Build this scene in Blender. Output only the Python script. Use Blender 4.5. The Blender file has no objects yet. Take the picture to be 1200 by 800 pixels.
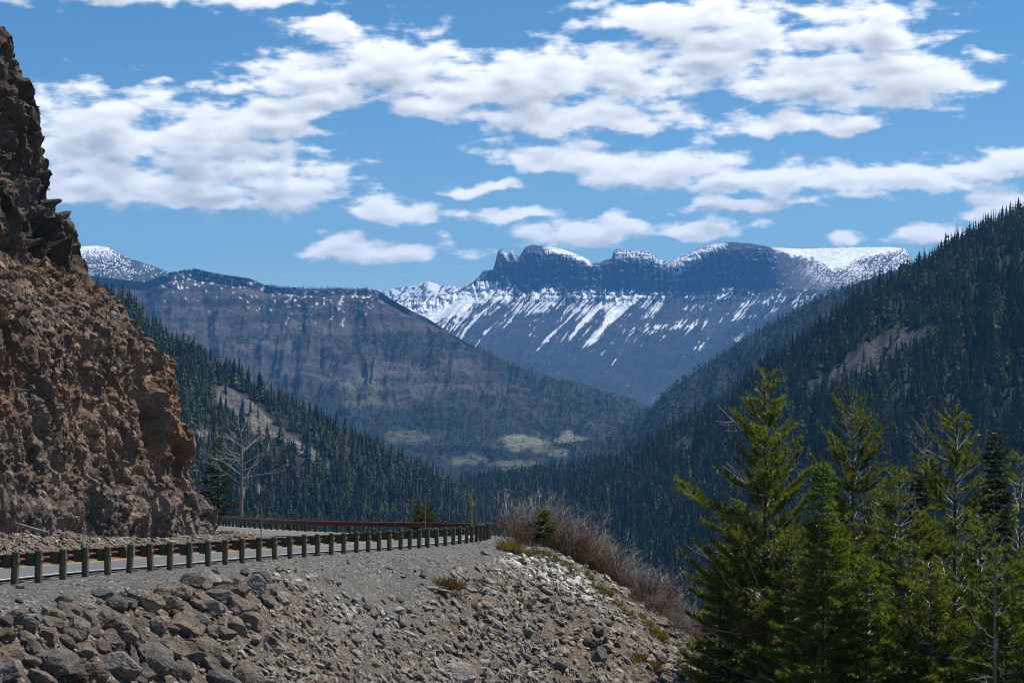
import bpy, math, random
import numpy as np
from mathutils import Vector, Matrix, Quaternion
rng = np.random.default_rng(11)
random.seed(5)
scene = bpy.context.scene
COL = scene.collection
F, HY = 2000.0, 480.0            # focal length and horizon row, in pixels of the 1200 px wide photograph
D2R = math.radians

def P(px, py, d):
    px, py, d = np.broadcast_arrays(np.asarray(px, float), np.asarray(py, float), np.asarray(d, float))
    return np.stack([(px-600)/F*d, d, (HY-py)/F*d], -1)
def proj(p):
    return 600+p[..., 0]/p[..., 1]*F, HY-p[..., 2]/p[..., 1]*F
def sstep(a, b, x):
    t = np.clip((x-a)/(b-a), 0, 1); return t*t*(3-2*t)
def norm(v):
    return v/np.maximum(np.linalg.norm(v, axis=-1, keepdims=True), 1e-9)

# ------------------------------------------------------------------ noise
def _h(i, j, k, s):
    with np.errstate(over='ignore'):
        n = (i.astype(np.uint32)*np.uint32(374761393)) ^ (j.astype(np.uint32)*np.uint32(668265263)) ^ (k.astype(np.uint32)*np.uint32(2147483647)) ^ np.uint32((s*974634777) & 0xffffffff)
        n = (n ^ (n >> np.uint32(13)))*np.uint32(1274126177)
        n = (n ^ (n >> np.uint32(16)))*np.uint32(2246822519)
        n = n ^ (n >> np.uint32(13))
    return n
_G = norm(np.random.default_rng(3).normal(size=(256, 3)))
def pnoise(p, s=0):
    p = np.asarray(p, float); f = np.floor(p); i = f.astype(np.int64); r = p-f
    u = r*r*r*(r*(r*6-15)+10); out = 0
    for a in (0, 1):
        for b in (0, 1):
            for c in (0, 1):
                g = _G[_h(i[..., 0]+a, i[..., 1]+b, i[..., 2]+c, s) & np.uint32(255)]
                dt = (g*(r-np.array([a, b, c]))).sum(-1)
                w = (u[..., 0] if a else 1-u[..., 0])*(u[..., 1] if b else 1-u[..., 1])*(u[..., 2] if c else 1-u[..., 2])
                out = out+dt*w
    return out*1.5
def fbm(p, o=4, g=.5, l=2.03, s=0):
    p = np.asarray(p, float); a, t, n = 1., 0., 0.
    for k in range(o):
        t = t+a*pnoise(p, s+k); n += a; a *= g; p = p*l+17.3
    return t/n
def ridged(p, o=4, g=.5, s=0):
    p = np.asarray(p, float); a, t, n = 1., 0., 0.
    for k in range(o):
        t = t+a*(1-2*np.abs(pnoise(p, s+k))); n += a; a *= g; p = p*2.07+9.1
    return t/n
def worley(p, s=0):
    p = np.asarray(p, float); f = np.floor(p); i = f.astype(np.int64)
    d1 = np.full(p.shape[:-1], 9.); d2 = d1.copy(); idv = np.zeros(p.shape[:-1])
    for a in (-1, 0, 1):
        for b in (-1, 0, 1):
            for c in (-1, 0, 1):
                q = i+np.array([a, b, c]); h = _h(q[..., 0], q[..., 1], q[..., 2], s)
                o = np.stack([(h & np.uint32(1023)), (h >> np.uint32(10)) & np.uint32(1023), (h >> np.uint32(20)) & np.uint32(1023)], -1)/1023.
                d = np.linalg.norm(q+o-p, axis=-1); m = d < d1
                d2 = np.where(m, d1, np.minimum(d2, d)); idv = np.where(m, (h & np.uint32(4095))/4095., idv); d1 = np.where(m, d, d1)
    return d1, d2, idv

# ------------------------------------------------------------------ meshes
def make_mesh(name, V, polys, mat=None, col=None, smooth=False, attrs=None):
    V = np.asarray(V, np.float32).reshape(-1, 3); me = bpy.data.meshes.new(name)
    polys = [np.asarray(f, np.int32) for f in (polys if isinstance(polys, list) else [polys]) if len(f)]
    idx = np.concatenate([f.ravel() for f in polys]); tot = np.concatenate([np.full(len(f), f.shape[1], np.int32) for f in polys])
    st = np.concatenate([[0], np.cumsum(tot)[:-1]]).astype(np.int32)
    me.vertices.add(len(V)); me.vertices.foreach_set('co', V.ravel())
    me.loops.add(len(idx)); me.loops.foreach_set('vertex_index', idx)
    me.polygons.add(len(tot)); me.polygons.foreach_set('loop_start', st)
    me.polygons.foreach_set('use_smooth', np.full(len(tot), bool(smooth)))
    if col is not None:
        c = np.ones((len(V), 4), np.float32); c[:, :3] = np.asarray(col, np.float32).reshape(-1, 3)
        me.color_attributes.new('Col', 'FLOAT_COLOR', 'POINT').data.foreach_set('color', c.ravel())
    for k, a in (attrs or {}).items():
        me.attributes.new(k, 'FLOAT', 'POINT').data.foreach_set('value', np.asarray(a, np.float32).ravel())
    me.update(calc_edges=True); me.validate()
    if mat: me.materials.append(mat)
    return me
def link(name, me, parent=None, loc=None, rot=None, scale=None):
    o = bpy.data.objects.new(name, me); COL.objects.link(o)
    if parent: o.parent = parent
    if loc is not None: o.location = loc
    if rot is not None: o.rotation_euler = rot
    if scale is not None: o.scale = scale if hasattr(scale, '__len__') else (scale,)*3
    return o
def tag(o, label=None, cat=None, group=None, kind=None):
    if label: o['label'] = label
    if cat: o['category'] = cat
    if group: o['group'] = group
    if kind: o['kind'] = kind
    return o
def gridfaces(nu, nv):
    i = np.arange(nu*nv).reshape(nu, nv)
    return np.stack([i[:-1, :-1], i[1:, :-1], i[1:, 1:], i[:-1, 1:]], -1).reshape(-1, 4)
class MB:
    def __init__(s): s.v = []; s.f = []; s.c = []; s.n = 0
    def add(s, V, Fc, col=None):
        V = np.asarray(V, float).reshape(-1, 3); s.v.append(V); s.f.append(np.asarray(Fc)+s.n); s.n += len(V)
        if col is not None: s.c.append(np.broadcast_to(np.asarray(col, float), V.shape))
    def mesh(s, name, mat, smooth=False):
        by = {}
        for f in s.f: by.setdefault(f.shape[1], []).append(f)
        return make_mesh(name, np.concatenate(s.v), [np.concatenate(b) for b in by.values()], mat, np.concatenate(s.c) if s.c else None, smooth)
    def tube(s, pts, rad, n=6, col=None, cap=True):
        pts = np.asarray(pts, float); rad = np.broadcast_to(np.asarray(rad, float), (len(pts),))
        t = norm(np.gradient(pts, axis=0)); up = np.where(np.abs(t[:, 2:3]) > .92, np.array([[1., 0, 0]]), np.array([[0, 0, 1.]]))
        a = norm(np.cross(t, up)); b = np.cross(t, a); th = np.arange(n)/n*2*math.pi
        V = pts[:, None]+rad[:, None, None]*(a[:, None]*np.cos(th)[None, :, None]+b[:, None]*np.sin(th)[None, :, None])
        k = np.arange(len(pts)*n).reshape(len(pts), n); q = np.roll(k, -1, 1)
        fc = np.stack([k[:-1], q[:-1], q[1:], k[1:]], -1).reshape(-1, 4)
        if col is not None and np.ndim(col) == 2: col = np.repeat(col, n, 0)
        s.add(V, fc, col)
        if cap:
            c0 = s.n; s.add(V[-1], np.stack([np.zeros(n-2, int), np.arange(1, n-1), np.arange(2, n)], -1), None if col is None else (col if np.ndim(col) == 1 else col[-n:]))

# ------------------------------------------------------------------ materials
class NT:
    def __init__(s, tree): s.t = tree
    def n(s, typ, ins=None, **kw):
        nd = s.t.nodes.new(typ)
        for k, v in kw.items(): setattr(nd, k, v)
        for k, v in (ins or {}).items():
            if isinstance(v, bpy.types.NodeSocket): s.t.links.new(v, nd.inputs[k])
            else: nd.inputs[k].default_value = v
        return nd
    def math(s, op, a, b=0., c=0.): return s.n('ShaderNodeMath', {0: a, 1: b, 2: c}, operation=op).outputs[0]
    def noise(s, vec, scale, detail=5., rough=.55, out='Fac'):
        return s.n('ShaderNodeTexNoise', {'Vector': vec, 'Scale': scale, 'Detail': detail, 'Roughness': rough}).outputs[out]
    def mix(s, fac, a, b, mode='MIX'):
        nd = s.n('ShaderNodeMix', data_type='RGBA', blend_type=mode)
        for k, v in ((0, fac), (6, a), (7, b)):
            if isinstance(v, bpy.types.NodeSocket): s.t.links.new(v, nd.inputs[k])
            else: nd.inputs[k].default_value = v if k == 0 else (*v, 1.)
        return nd.outputs[2]
    def ramp(s, fac, a, b, lo=0., hi=1.):
        return s.n('ShaderNodeMapRange', {'Value': fac, 'From Min': a, 'From Max': b, 'To Min': lo, 'To Max': hi}, interpolation_type='SMOOTHSTEP').outputs[0]
def material(name):
    m = bpy.data.materials.new(name); m.use_nodes = True; m.node_tree.nodes.clear()
    t = NT(m.node_tree); return m, t, t.n('ShaderNodeOutputMaterial')
def principled(t, out, col, rough=.9, bump=None, spec=.25, metal=0., bdist=.02, bstr=1.):
    b = t.n('ShaderNodeBsdfPrincipled', {'Roughness': rough, 'Specular IOR Level': spec, 'Metallic': metal})
    if isinstance(col, bpy.types.NodeSocket): t.t.links.new(col, b.inputs['Base Color'])
    else: b.inputs['Base Color'].default_value = (*col, 1)
    if bump is not None:
        t.t.links.new(t.n('ShaderNodeBump', {'Height': bump, 'Distance': bdist, 'Strength': bstr}).outputs[0], b.inputs['Normal'])
    t.t.links.new(b.outputs[0], out.inputs[0]); return b
def mat_attr(name, scales=((8, .5),), bscale=10., bdist=.05, rough=.92, spec=.15, speck=None):
    """base colour from the Col attribute, broken up with object-space noise, plus bump"""
    m, t, out = material(name); co = t.n('ShaderNodeTexCoord').outputs['Object']
    c = t.n('ShaderNodeVertexColor', layer_name='Col').outputs[0]
    for sc, am in scales:
        f = t.ramp(t.noise(co, sc, 6., .62), .28, .72, 1-am, 1+am)
        c = t.mix(1., c, t.n('ShaderNodeCombineColor', {0: f, 1: f, 2: f}).outputs[0], 'MULTIPLY')
    if speck:
        sc, colr, thr = speck
        v = t.n('ShaderNodeTexVoronoi', {'Vector': co, 'Scale': sc}).outputs['Color']
        c = t.mix(t.ramp(t.n('ShaderNodeSeparateColor', {0: v}).outputs[0], thr, thr+.06), c, colr)
    b = t.noise(co, bscale, 8., .65)
    principled(t, out, c, rough, b, spec, bdist=bdist); return m
def mat_plain(name, col, var=.25, scale=6., bump=.01, rough=.8, spec=.3, metal=0., stretch=(1, 1, 1)):
    m, t, out = material(name); co = t.n('ShaderNodeTexCoord').outputs['Object']
    co = t.n('ShaderNodeMapping', {'Vector': co, 'Scale': stretch}).outputs[0]
    f = t.ramp(t.noise(co, scale, 6., .6), .3, .7, 1-var, 1+var)
    c = t.mix(1., col, t.n('ShaderNodeCombineColor', {0: f, 1: f, 2: f}).outputs[0], 'MULTIPLY')
    principled(t, out, c, rough, t.noise(co, scale*4, 6.), spec, metal, bdist=bump); return m
def mat_leaf(name, trans=.4, var=.3, gloss=.03):
    m, t, out = material(name); c = t.n('ShaderNodeVertexColor', layer_name='Col').outputs[0]
    co = t.n('ShaderNodeTexCoord').outputs['Object']
    f = t.ramp(t.noise(co, 1.1, 3.), .3, .7, 1-var, 1+var)
    c = t.mix(1., c, t.n('ShaderNodeCombineColor', {0: f, 1: f, 2: f}).outputs[0], 'MULTIPLY')
    d = t.n('ShaderNodeBsdfDiffuse', {'Color': c}).outputs[0]
    cy = t.mix(1., c, (1.25, 1.15, .35), 'MULTIPLY')
    tr = t.n('ShaderNodeBsdfTranslucent', {'Color': cy}).outputs[0]
    mx = t.n('ShaderNodeMixShader', {0: trans, 1: d, 2: tr}).outputs[0]
    gl = t.n('ShaderNodeBsdfGlossy', {'Color': (.9, .95, 1, 1), 'Roughness': .42}).outputs[0]
    t.t.links.new(t.n('ShaderNodeMixShader', {0: gloss, 1: mx, 2: gl}).outputs[0], out.inputs[0]); return m

M_cliff = mat_attr('cliff_rock', ((1.1, .25), (7, .4)), 5., .16)
M_ground = mat_attr('gravel_and_dirt', ((1.2, .2), (22, .55)), 16, .09, speck=(13., (.30, .285, .26), .88))
M_stone = mat_attr('loose_stone', ((3, .3), (18, .3)), 12, .05)
M_hill = mat_attr('hill_ground', ((.03, .3), (.35, .6)), .25, 3.5)
M_mtn = mat_attr('mountain_rock', ((.006, .1), (.03, .2)), .012, 22.)
M_far_forest = mat_leaf('forest_needles', .2, gloss=0.)
M_leaf = mat_leaf('conifer_needles', .55)
M_bark = mat_attr('bark', ((7, .4),), 18, .02)
M_asphalt, t, out = material('asphalt')
co = t.n('ShaderNodeTexCoord').outputs['Object']
f1 = t.ramp(t.noise(co, .35, 4.), .3, .7, 0, 1); f2 = t.noise(co, 30., 4., .7)
principled(t, out, t.mix(f2, t.mix(f1, (.078, .080, .085), (.100, .102, .107)), (.15, .152, .158)), .85, f2, .3, bdist=.008)
M_white = mat_plain('white_road_paint', (.62, .62, .6), .2, 3., .003)
M_yellow = mat_plain('yellow_road_paint', (.62, .36, .04), .2, 3., .003)
M_rust = mat_plain('weathering_steel', (.125, .042, .03), .35, 3., .004, .55, .4)
M_post = mat_plain('treated_timber', (.105, .096, .057), .4, 3., .008, .9, .15, stretch=(4, 4, .6))
M_steel = mat_plain('galvanised_steel', (.5, .53, .58), .15, 12., .002, .35, .5, .7)
M_pole = mat_plain('yellow_fibreglass_pole', (.42, .33, .05), .2, 3., .002, .6)
M_pole2 = mat_plain('weathered_wooden_pole', (.26, .21, .13), .25, 3., .003, .85)
M_boulder, t, out = material('boulder_rock')
co = t.n('ShaderNodeTexCoord').outputs['Object']; oc = t.n('ShaderNodeObjectInfo').outputs['Color']
f1 = t.ramp(t.noise(co, 1.6, 6., .65), .3, .7, .6, 1.35); f2 = t.ramp(t.noise(co, 9., 6., .7), .3, .7, .65, 1.35)
f = t.math('MULTIPLY', f1, f2); c = t.mix(1., oc, t.n('ShaderNodeCombineColor', {0: f, 1: f, 2: f}).outputs[0], 'MULTIPLY')
c = t.mix(t.ramp(t.noise(co, 2.6, 5., .6), .57, .7, 0, .55), c, (.24, .15, .095))
c = t.mix(t.ramp(t.noise(co, 4.1, 7., .7), .6, .7, 0, .5), c, (.36, .34, .3))
principled(t, out, c, .92, t.noise(co, 4., 9., .7), .15, bdist=.13)

# ------------------------------------------------------------------ camera, sun, sky, haze
cam = bpy.data.cameras.new('camera'); co_ = bpy.data.objects.new('camera', cam); COL.objects.link(co_); scene.camera = co_
cam.sensor_width = 36; cam.lens = 36*F/1200; cam.shift_y = (HY-400)/1200; cam.clip_start = .5; cam.clip_end = 60000
co_.location = (0, 0, 0); co_.rotation_euler = (D2R(90), 0, 0)
SUN_AZ, SUN_EL = D2R(52), D2R(58)                       # clockwise from the viewing direction (+Y)
sdir = Vector((math.sin(SUN_AZ)*math.cos(SUN_EL), math.cos(SUN_AZ)*math.cos(SUN_EL), math.sin(SUN_EL)))
sl = bpy.data.lights.new('sun', 'SUN'); sl.energy = 5.; sl.angle = D2R(.53); sl.color = (1, .955, .88)
so = bpy.data.objects.new('sun', sl); COL.objects.link(so); so.rotation_euler = sdir.to_track_quat('Z', 'Y').to_euler(); so.location = (0, 0, 400)

W = bpy.data.worlds.new('World'); scene.world = W; W.use_nodes = True; W.node_tree.nodes.clear(); w = NT(W.node_tree)
wo = w.n('ShaderNodeOutputWorld')
sky = w.n('ShaderNodeTexSky', sky_type='NISHITA', sun_disc=False, sun_elevation=SUN_EL, sun_rotation=SUN_AZ, altitude=1500., air_density=1., dust_density=.5, ozone_density=.9)
# cloud field: smooth minimum of elliptical distances, roughened with fractal noise
BL = [(60, -2, 250, 30), (250, 0, 120, 18), (105, 155, 115, 56), (235, 172, 120, 54), (330, 212, 95, 38), (120, 212, 115, 42), (225, 218, 140, 36), (300, 140, 85, 34),
      (355, 95, 85, 42), (480, 80, 120, 52), (610, 92, 130, 48), (740, 80, 130, 46), (860, 60, 110, 48), (800, 20, 130, 30), (1010, 45, 110, 40), (1060, 100, 100, 42), (960, 95, 90, 40),
      (650, 140, 130, 20), (940, 148, 100, 18), (385, 38, 70, 22, .15), (380, 115, 80, 22), (500, 118, 90, 20),
      (650, 182, 100, 26), (780, 192, 130, 30), (920, 212, 130, 26), (1060, 216, 130, 22), (1180, 206, 90, 24), (860, 243, 70, 12), (720, 135, 120, 24),
      (460, 244, 90, 17), (600, 252, 60, 10), (440, 290, 95, 20), (690, 268, 95, 22), (800, 268, 90, 14), (570, 222, 45, 9), (1100, 280, 55, 16), (1185, 252, 60, 22),
      (985, 282, 40, 13, .45), (545, 218, 40, 16, .4), (180, 103, 60, 16, .75), (210, 235, 190, 12), (270, 190, 60, 30), (160, 180, 90, 40)]
def cloud_group(detail):
    g = bpy.data.node_groups.new('cloud_density', 'ShaderNodeTree')
    g.interface.new_socket('Vector', in_out='INPUT', socket_type='NodeSocketVector'); g.interface.new_socket('Density', in_out='OUTPUT', socket_type='NodeSocketFloat')
    q = NT(g); gi = q.n('NodeGroupInput'); go = q.n('NodeGroupOutput'); vin = gi.outputs[0]
    wv = q.n('ShaderNodeTexNoise', {'Vector': vin, 'Scale': 1.5, 'Detail': 4.}).outputs['Color']
    wv = q.n('ShaderNodeVectorMath', {0: wv, 1: (.5, .5, .5)}, operation='SUBTRACT').outputs[0]
    vw = q.n('ShaderNodeVectorMath', {0: wv, 1: (.85, .42, 0), 2: vin}, operation='MULTIPLY_ADD').outputs[0]
    dm = None
    for bl_ in BL:
        bx, by, rx, ry = bl_[:4]
        a = math.atan((bx-600)/F)*20; b = math.atan((HY-by-.2*ry)/F)*20
        dv = q.n('ShaderNodeVectorMath', {0: vw, 1: (a, b, 0)}, operation='SUBTRACT').outputs[0]
        dv = q.n('ShaderNodeVectorMath', {0: dv, 1: (100/rx, 100/ry, 0)}, operation='MULTIPLY').outputs[0]
        dv = q.n('ShaderNodeVectorMath', {0: dv, 1: q.n('ShaderNodeVectorMath', {0: dv, 1: (1, 1.45, 1)}, operation='MULTIPLY').outputs[0]}, operation='MINIMUM').outputs[0]
        ln = q.n('ShaderNodeVectorMath', {0: dv}, operation='LENGTH').outputs['Value']
        if len(bl_) > 4: ln = q.math('ADD', ln, bl_[4])
        dm = ln if dm is None else q.math('SMOOTH_MIN', dm, ln, .22)
    ns = q.n('ShaderNodeTexNoise', {'Vector': q.n('ShaderNodeMapping', {'Vector': vin, 'Scale': (.85, 2.2, 1), 'Location': (3.3, 1.7, 0)}).outputs[0], 'Scale': 2.2, 'Detail': detail, 'Roughness': .54}).outputs['Fac']
    ns2 = q.n('ShaderNodeTexNoise', {'Vector': q.n('ShaderNodeMapping', {'Vector': vin, 'Scale': (1, 2.2, 1)}).outputs[0], 'Scale': .9, 'Detail': 4., 'Roughness': .5}).outputs['Fac']
    den = q.math('SUBTRACT', 1.08, dm)
    den = q.math('MAXIMUM', den, -1.2)
    den = q.math('MULTIPLY_ADD', q.math('SUBTRACT', ns, .5), 2.7, den)
    den = q.math('MULTIPLY_ADD', q.math('SUBTRACT', ns2, .5), .8, den)
    q.t.links.new(den, go.inputs[0])
    return g
dirv = w.n('ShaderNodeTexCoord').outputs['Generated']
sp = w.n('ShaderNodeSeparateXYZ', {0: dirv})
az = w.math('MULTIPLY', w.math('ARCTAN2', sp.outputs[0], sp.outputs[1]), 20.)
el = w.math('MULTIPLY', w.math('ARCSINE', sp.outputs[2]), 20.)
vec = w.n('ShaderNodeCombineXYZ', {0: az, 1: el}).outputs[0]
G_FINE, G_SOFT = cloud_group(10.), cloud_group(1.6)
def cloud(v, g):
    nd = w.n('ShaderNodeGroup', node_tree=g); w.t.links.new(v, nd.inputs[0]); return nd.outputs[0]
off = lambda x, y: w.n('ShaderNodeVectorMath', {0: vec, 1: (x, y, 0)}, operation='ADD').outputs[0]
d0 = cloud(vec, G_FINE); d1 = cloud(off(.02, .07), G_FINE); s1 = cloud(off(.03, .10), G_SOFT); s2 = cloud(off(.08, .30), G_SOFT)
alpha = w.ramp(d0, -.07, .56)
sh = w.math('MULTIPLY_ADD', w.ramp(s1, .0, 1.3), .30, w.math('MULTIPLY', w.ramp(s2, -.1, 1.2), .50))
lit = w.math('SUBTRACT', w.math('MULTIPLY_ADD', w.math('SUBTRACT', d0, d1), .20, .97), sh)  # cloud shading put into the colour: bright sunward edges, grey under thick cloud
lit = w.n('ShaderNodeClamp', {0: lit}).outputs[0]
ccol = w.mix(lit, (.45, .475, .51), (1.16, 1.16, 1.15))
b1 = w.n('ShaderNodeBackground', {'Color': w.mix(1., sky.outputs[0], w.mix(w.ramp(el, .8, 4.9), (.80, 1.02, 1.06), (.46, .80, .98)), 'MULTIPLY'), 'Strength': .087})
b2 = w.n('ShaderNodeBackground', {'Color': ccol, 'Strength': 1.})
w.t.links.new(w.n('ShaderNodeMixShader', {0: w.math('MULTIPLY', alpha, .95), 1: b1.outputs[0], 2: b2.outputs[0]}).outputs[0], wo.inputs[0])
W.cycles.sampling_method = 'MANUAL'; W.cycles.sample_map_resolution = 512

hv, t, out = material('haze_air')
pv = t.n('ShaderNodeVolumePrincipled', {'Color': (.13, .44, 1., 1), 'Density': 5.2e-5, 'Anisotropy': .0})
t.t.links.new(pv.outputs[0], out.inputs['Volume'])
x0, x1, y0, y1, z0, z1 = -9500, 9500, -120, 15500, -420, 1500
hb = make_mesh('haze', [(x, y, z) for x in (x0, x1) for y in (y0, y1) for z in (z0, z1)],
               [[[0, 1, 3, 2], [4, 6, 7, 5], [0, 4, 5, 1], [2, 3, 7, 6], [0, 2, 6, 4], [1, 5, 7, 3]]], hv)
tag(link('haze', hb), 'thin blue haze hanging in the air along the valley', kind='stuff')

# ------------------------------------------------------------------ road layout
def zr(Y): return -2.246-.051*np.asarray(Y, float)
RAIL = np.array([(-21.5, 20), (-17.2, 30), (-14.9, 38), (-13.4, 45), (-12.4, 51), (-10.6, 57), (-9.1, 63.5), (-7.2, 70), (-5.2, 75.3), (-3.48, 81), (-2.2, 88), (-1.6, 95), (-2.2, 100.5), (-5, 103.5), (-9.2, 106), (-14.1, 113), (-18.6, 123), (-22.4, 133), (-28, 150), (-34, 170)])
INNER = np.array([(-29.2, 22.5), (-25.2, 32), (-22.9, 39.8), (-21.5, 46.4), (-20.4, 52.4), (-18.5, 58.6), (-17.1, 65.4), (-15, 72.5), (-13, 77.6), (-11.4, 83), (-10.4, 88.5), (-10, 92.5), (-10.2, 95), (-10.8, 97), (-13.4, 99.5), (-20.8, 108.5), (-25.8, 119.5), (-30, 130), (-35.5, 147), (-41.5, 167)])
CLIFFB = np.array([(-27.5, 36), (-24.8, 46), (-22.8, 53), (-21.2, 59.5), (-19.8, 66), (-18.1, 73), (-16.8, 79), (-15.7, 85), (-15.2, 89.5), (-15.9, 93), (-18.5, 96.5), (-24, 102), (-30, 112), (-36, 124), (-46, 142)])
def spline(pts, k):
    p = np.vstack([2*pts[0]-pts[1], pts, 2*pts[-1]-pts[-2]]); o = []
    for i in range(1, len(p)-2):
        s = np.linspace(0, 1, k, endpoint=False)[:, None]
        o.append(.5*((2*p[i])+(-p[i-1]+p[i+1])*s+(2*p[i-1]-5*p[i]+4*p[i+1]-p[i+2])*s**2+(-p[i-1]+3*p[i]-3*p[i+1]+p[i+2])*s**3))
    return np.vstack(o+[pts[-1:]])
RS, IS = spline(RAIL, 14), spline(INNER, 14)
RSn = norm(np.stack([np.gradient(RS[:, 1]), -np.gradient(RS[:, 0])], -1))     # outward, away from the road
CS = spline(CLIFFB, 10)
def rail_near(X, Y, k=20000):
    """signed distance outward from the rail, and nearest rail index"""
    sh = X.shape; X, Y = X.ravel(), Y.ravel(); S = np.empty(len(X)); I = np.empty(len(X), int)
    for a in range(0, len(X), k):
        dx = X[a:a+k, None]-RS[None, :, 0]; dy = Y[a:a+k, None]-RS[None, :, 1]; dd = dx*dx+dy*dy
        j = dd.argmin(1); r = np.arange(len(j)); I[a:a+k] = j
        sg = dx[r, j]*RSn[j, 0]+dy[r, j]*RSn[j, 1]; S[a:a+k] = np.sqrt(dd[r, j])*np.where(sg >= 0, 1, -1)
    return S.reshape(sh), I.reshape(sh)
def poly_dist(X, Y, C, k=20000):
    sh = X.shape; X, Y = X.ravel(), Y.ravel(); S = np.empty(len(X))
    for a in range(0, len(X), k):
        S[a:a+k] = np.sqrt(((X[a:a+k, None]-C[None, :, 0])**2+(Y[a:a+k, None]-C[None, :, 1])**2).min(1))
    return S.reshape(sh)
def ground_parts(X, Y):
    S, I = rail_near(X, Y); yn = RS[I, 1]
    base = np.where(S > 0, zr(yn), zr(Y))
    p3 = np.stack([X, Y, X*0], -1)
    wv = 2.0+1.0*pnoise(p3*.13+5)+1.4*sstep(66, 80, yn)*(1-sstep(88, 97, yn))          # shoulder width
    a = np.clip(S-wv, 0, None)
    slope = .80-.12*sstep(60, 85, yn)
    drop = .05*np.clip(S, 0, wv)+slope*(np.sqrt(a*a+.5)-.707)
    drop = np.where(drop > 14, 14+(drop-14)*.3, drop); drop = np.minimum(drop, 22)
    m = sstep(.3, 4, a)
    bump = m*(.5*fbm(p3*.28, 3)+.22*fbm(p3*.9+3, 3)+.10*fbm(p3*3.1, 2))+.03*fbm(p3*1.4, 3)
    cd = poly_dist(X, Y, CS)
    tal = sstep(-8.7, -10.8, S)*sstep(4.6, .2, cd)*(.7+.5*pnoise(p3*.3))*(.5+.9*sstep(80, 66, Y))
    tal = np.maximum(tal, 0)
    z = base-.05-drop+bump+tal+np.where(S < -8.8, .07*fbm(p3*2, 3), 0)
    dist = np.hypot(X, Y); z = np.maximum(z, np.where(Y < 40, -1.75-.42*np.maximum(dist-1.5, 0), -99))
    return z, S, yn, a, tal
def gz(X, Y): return ground_parts(np.asarray(X, float), np.asarray(Y, float))[0]
def ray_ground(px, py, d0=30., d1=118.):
    """where the line of sight through a pixel meets the roadside ground"""
    px = np.atleast_1d(np.asarray(px, float)); py = np.atleast_1d(np.asarray(py, float))
    d = np.arange(d0, d1, .2)[None, :]; X = (px[:, None]-600)/F*d; Z = (HY-py[:, None])/F*d; Y = np.broadcast_to(d, X.shape)
    hit = gz(X, Y) >= Z; j = hit.argmax(1); ok = hit.any(1)
    dd = d[0, j]; return P(px, py, dd), ok

# ground sheet near the road: columns are lines of sight, so detail is even in the picture
pxs = np.concatenate([np.linspace(-500, -60, 60), np.arange(-57, 960, 1.7), np.linspace(962, 1700, 90)])
ds = np.concatenate([np.linspace(4, 36, 30), np.arange(36.3, 112, .17), np.linspace(112.5, 175, 110)])
PX, DD = np.meshgrid(pxs, ds, indexing='ij'); GX = (PX-600)/F*DD; GY = DD
z, S, yn, a, tal = ground_parts(GX, GY)
p3 = np.stack([GX, GY, z], -1); n1 = fbm(p3*.35, 4); n2 = fbm(p3*1.1+7, 3); n3 = fbm(p3*4+2, 2)
z = z+np.where(S > .2, .035, .012)*n3*(1-sstep(0, 3, a)*0)+sstep(.5, 3, a)*.10*np.abs(fbm(p3*2.3, 3))
gravel = np.array([.125, .122, .112]); dirt = np.array([.138, .100, .072]); dark = np.array([.085, .066, .052]); tan = np.array([.20, .165, .125])
spill = 1.0+3.2*sstep(330, 430, 600+GX/GY*F)*(1-sstep(500, 590, 600+GX/GY*F))
m = sstep(.2, 1.6, a/spill+.9*n2); c = gravel*(1+.22*n2[..., None])*(1-m[..., None])+m[..., None]*(dirt*(1-sstep(-.1, .45, n1)[..., None])+tan*sstep(-.1, .45, n1)[..., None])
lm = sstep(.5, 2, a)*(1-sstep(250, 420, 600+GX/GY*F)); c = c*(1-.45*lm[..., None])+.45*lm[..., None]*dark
far = sstep(8, 16, a)*sstep(8, 20, GX); c = c*(1-far[..., None])+far[..., None]*np.array([.05, .045, .025])
ins = (S < -.2)[..., None]; c = np.where(ins, gravel*.9*(1-sstep(.05, .5, tal)[..., None])+dirt*1.05*sstep(.05, .5, tal)[..., None], c)
GZ, GS, GA, GN1, GN2 = z, S, a, n1, n2
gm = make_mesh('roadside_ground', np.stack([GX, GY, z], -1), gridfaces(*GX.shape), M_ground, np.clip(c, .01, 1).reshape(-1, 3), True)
tag(link('roadside_ground', gm), kind='structure')

def ribbon(name, f0, f1, dz, mat, a=0, b=None, nlat=2, j0=0.):
    f = np.linspace(f0, f1, nlat); A = RS[a:b, None]+(IS[a:b, None]-RS[a:b, None])*f[None, :, None]
    V = np.concatenate([A, (zr(A[..., 1])+dz)[..., None]], -1); return V
V = ribbon('road', .06, 1.0, 0., None, nlat=9); tag(link('road', make_mesh('road', V, gridfaces(*V.shape[:2])[:, ::-1], M_asphalt)), kind='structure')
lm_ = MB()
for f0, f1 in ((.085, .1), (.955, .968)):
    V = ribbon('', f0, f1, .004, None); lm_.add(V, gridfaces(*V.shape[:2])[:, ::-1])
tag(link('road_edge_line', lm_.mesh('road_edge_line', M_white)), kind='structure')
lm_ = MB()
for f0, f1 in ((.512, .525), (.538, .551)):
    V = ribbon('', f0, f1, .004, None); lm_.add(V, gridfaces(*V.shape[:2])[:, ::-1])
tag(link('road_centre_line', lm_.mesh('road_centre_line', M_yellow)), kind='structure')

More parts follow.
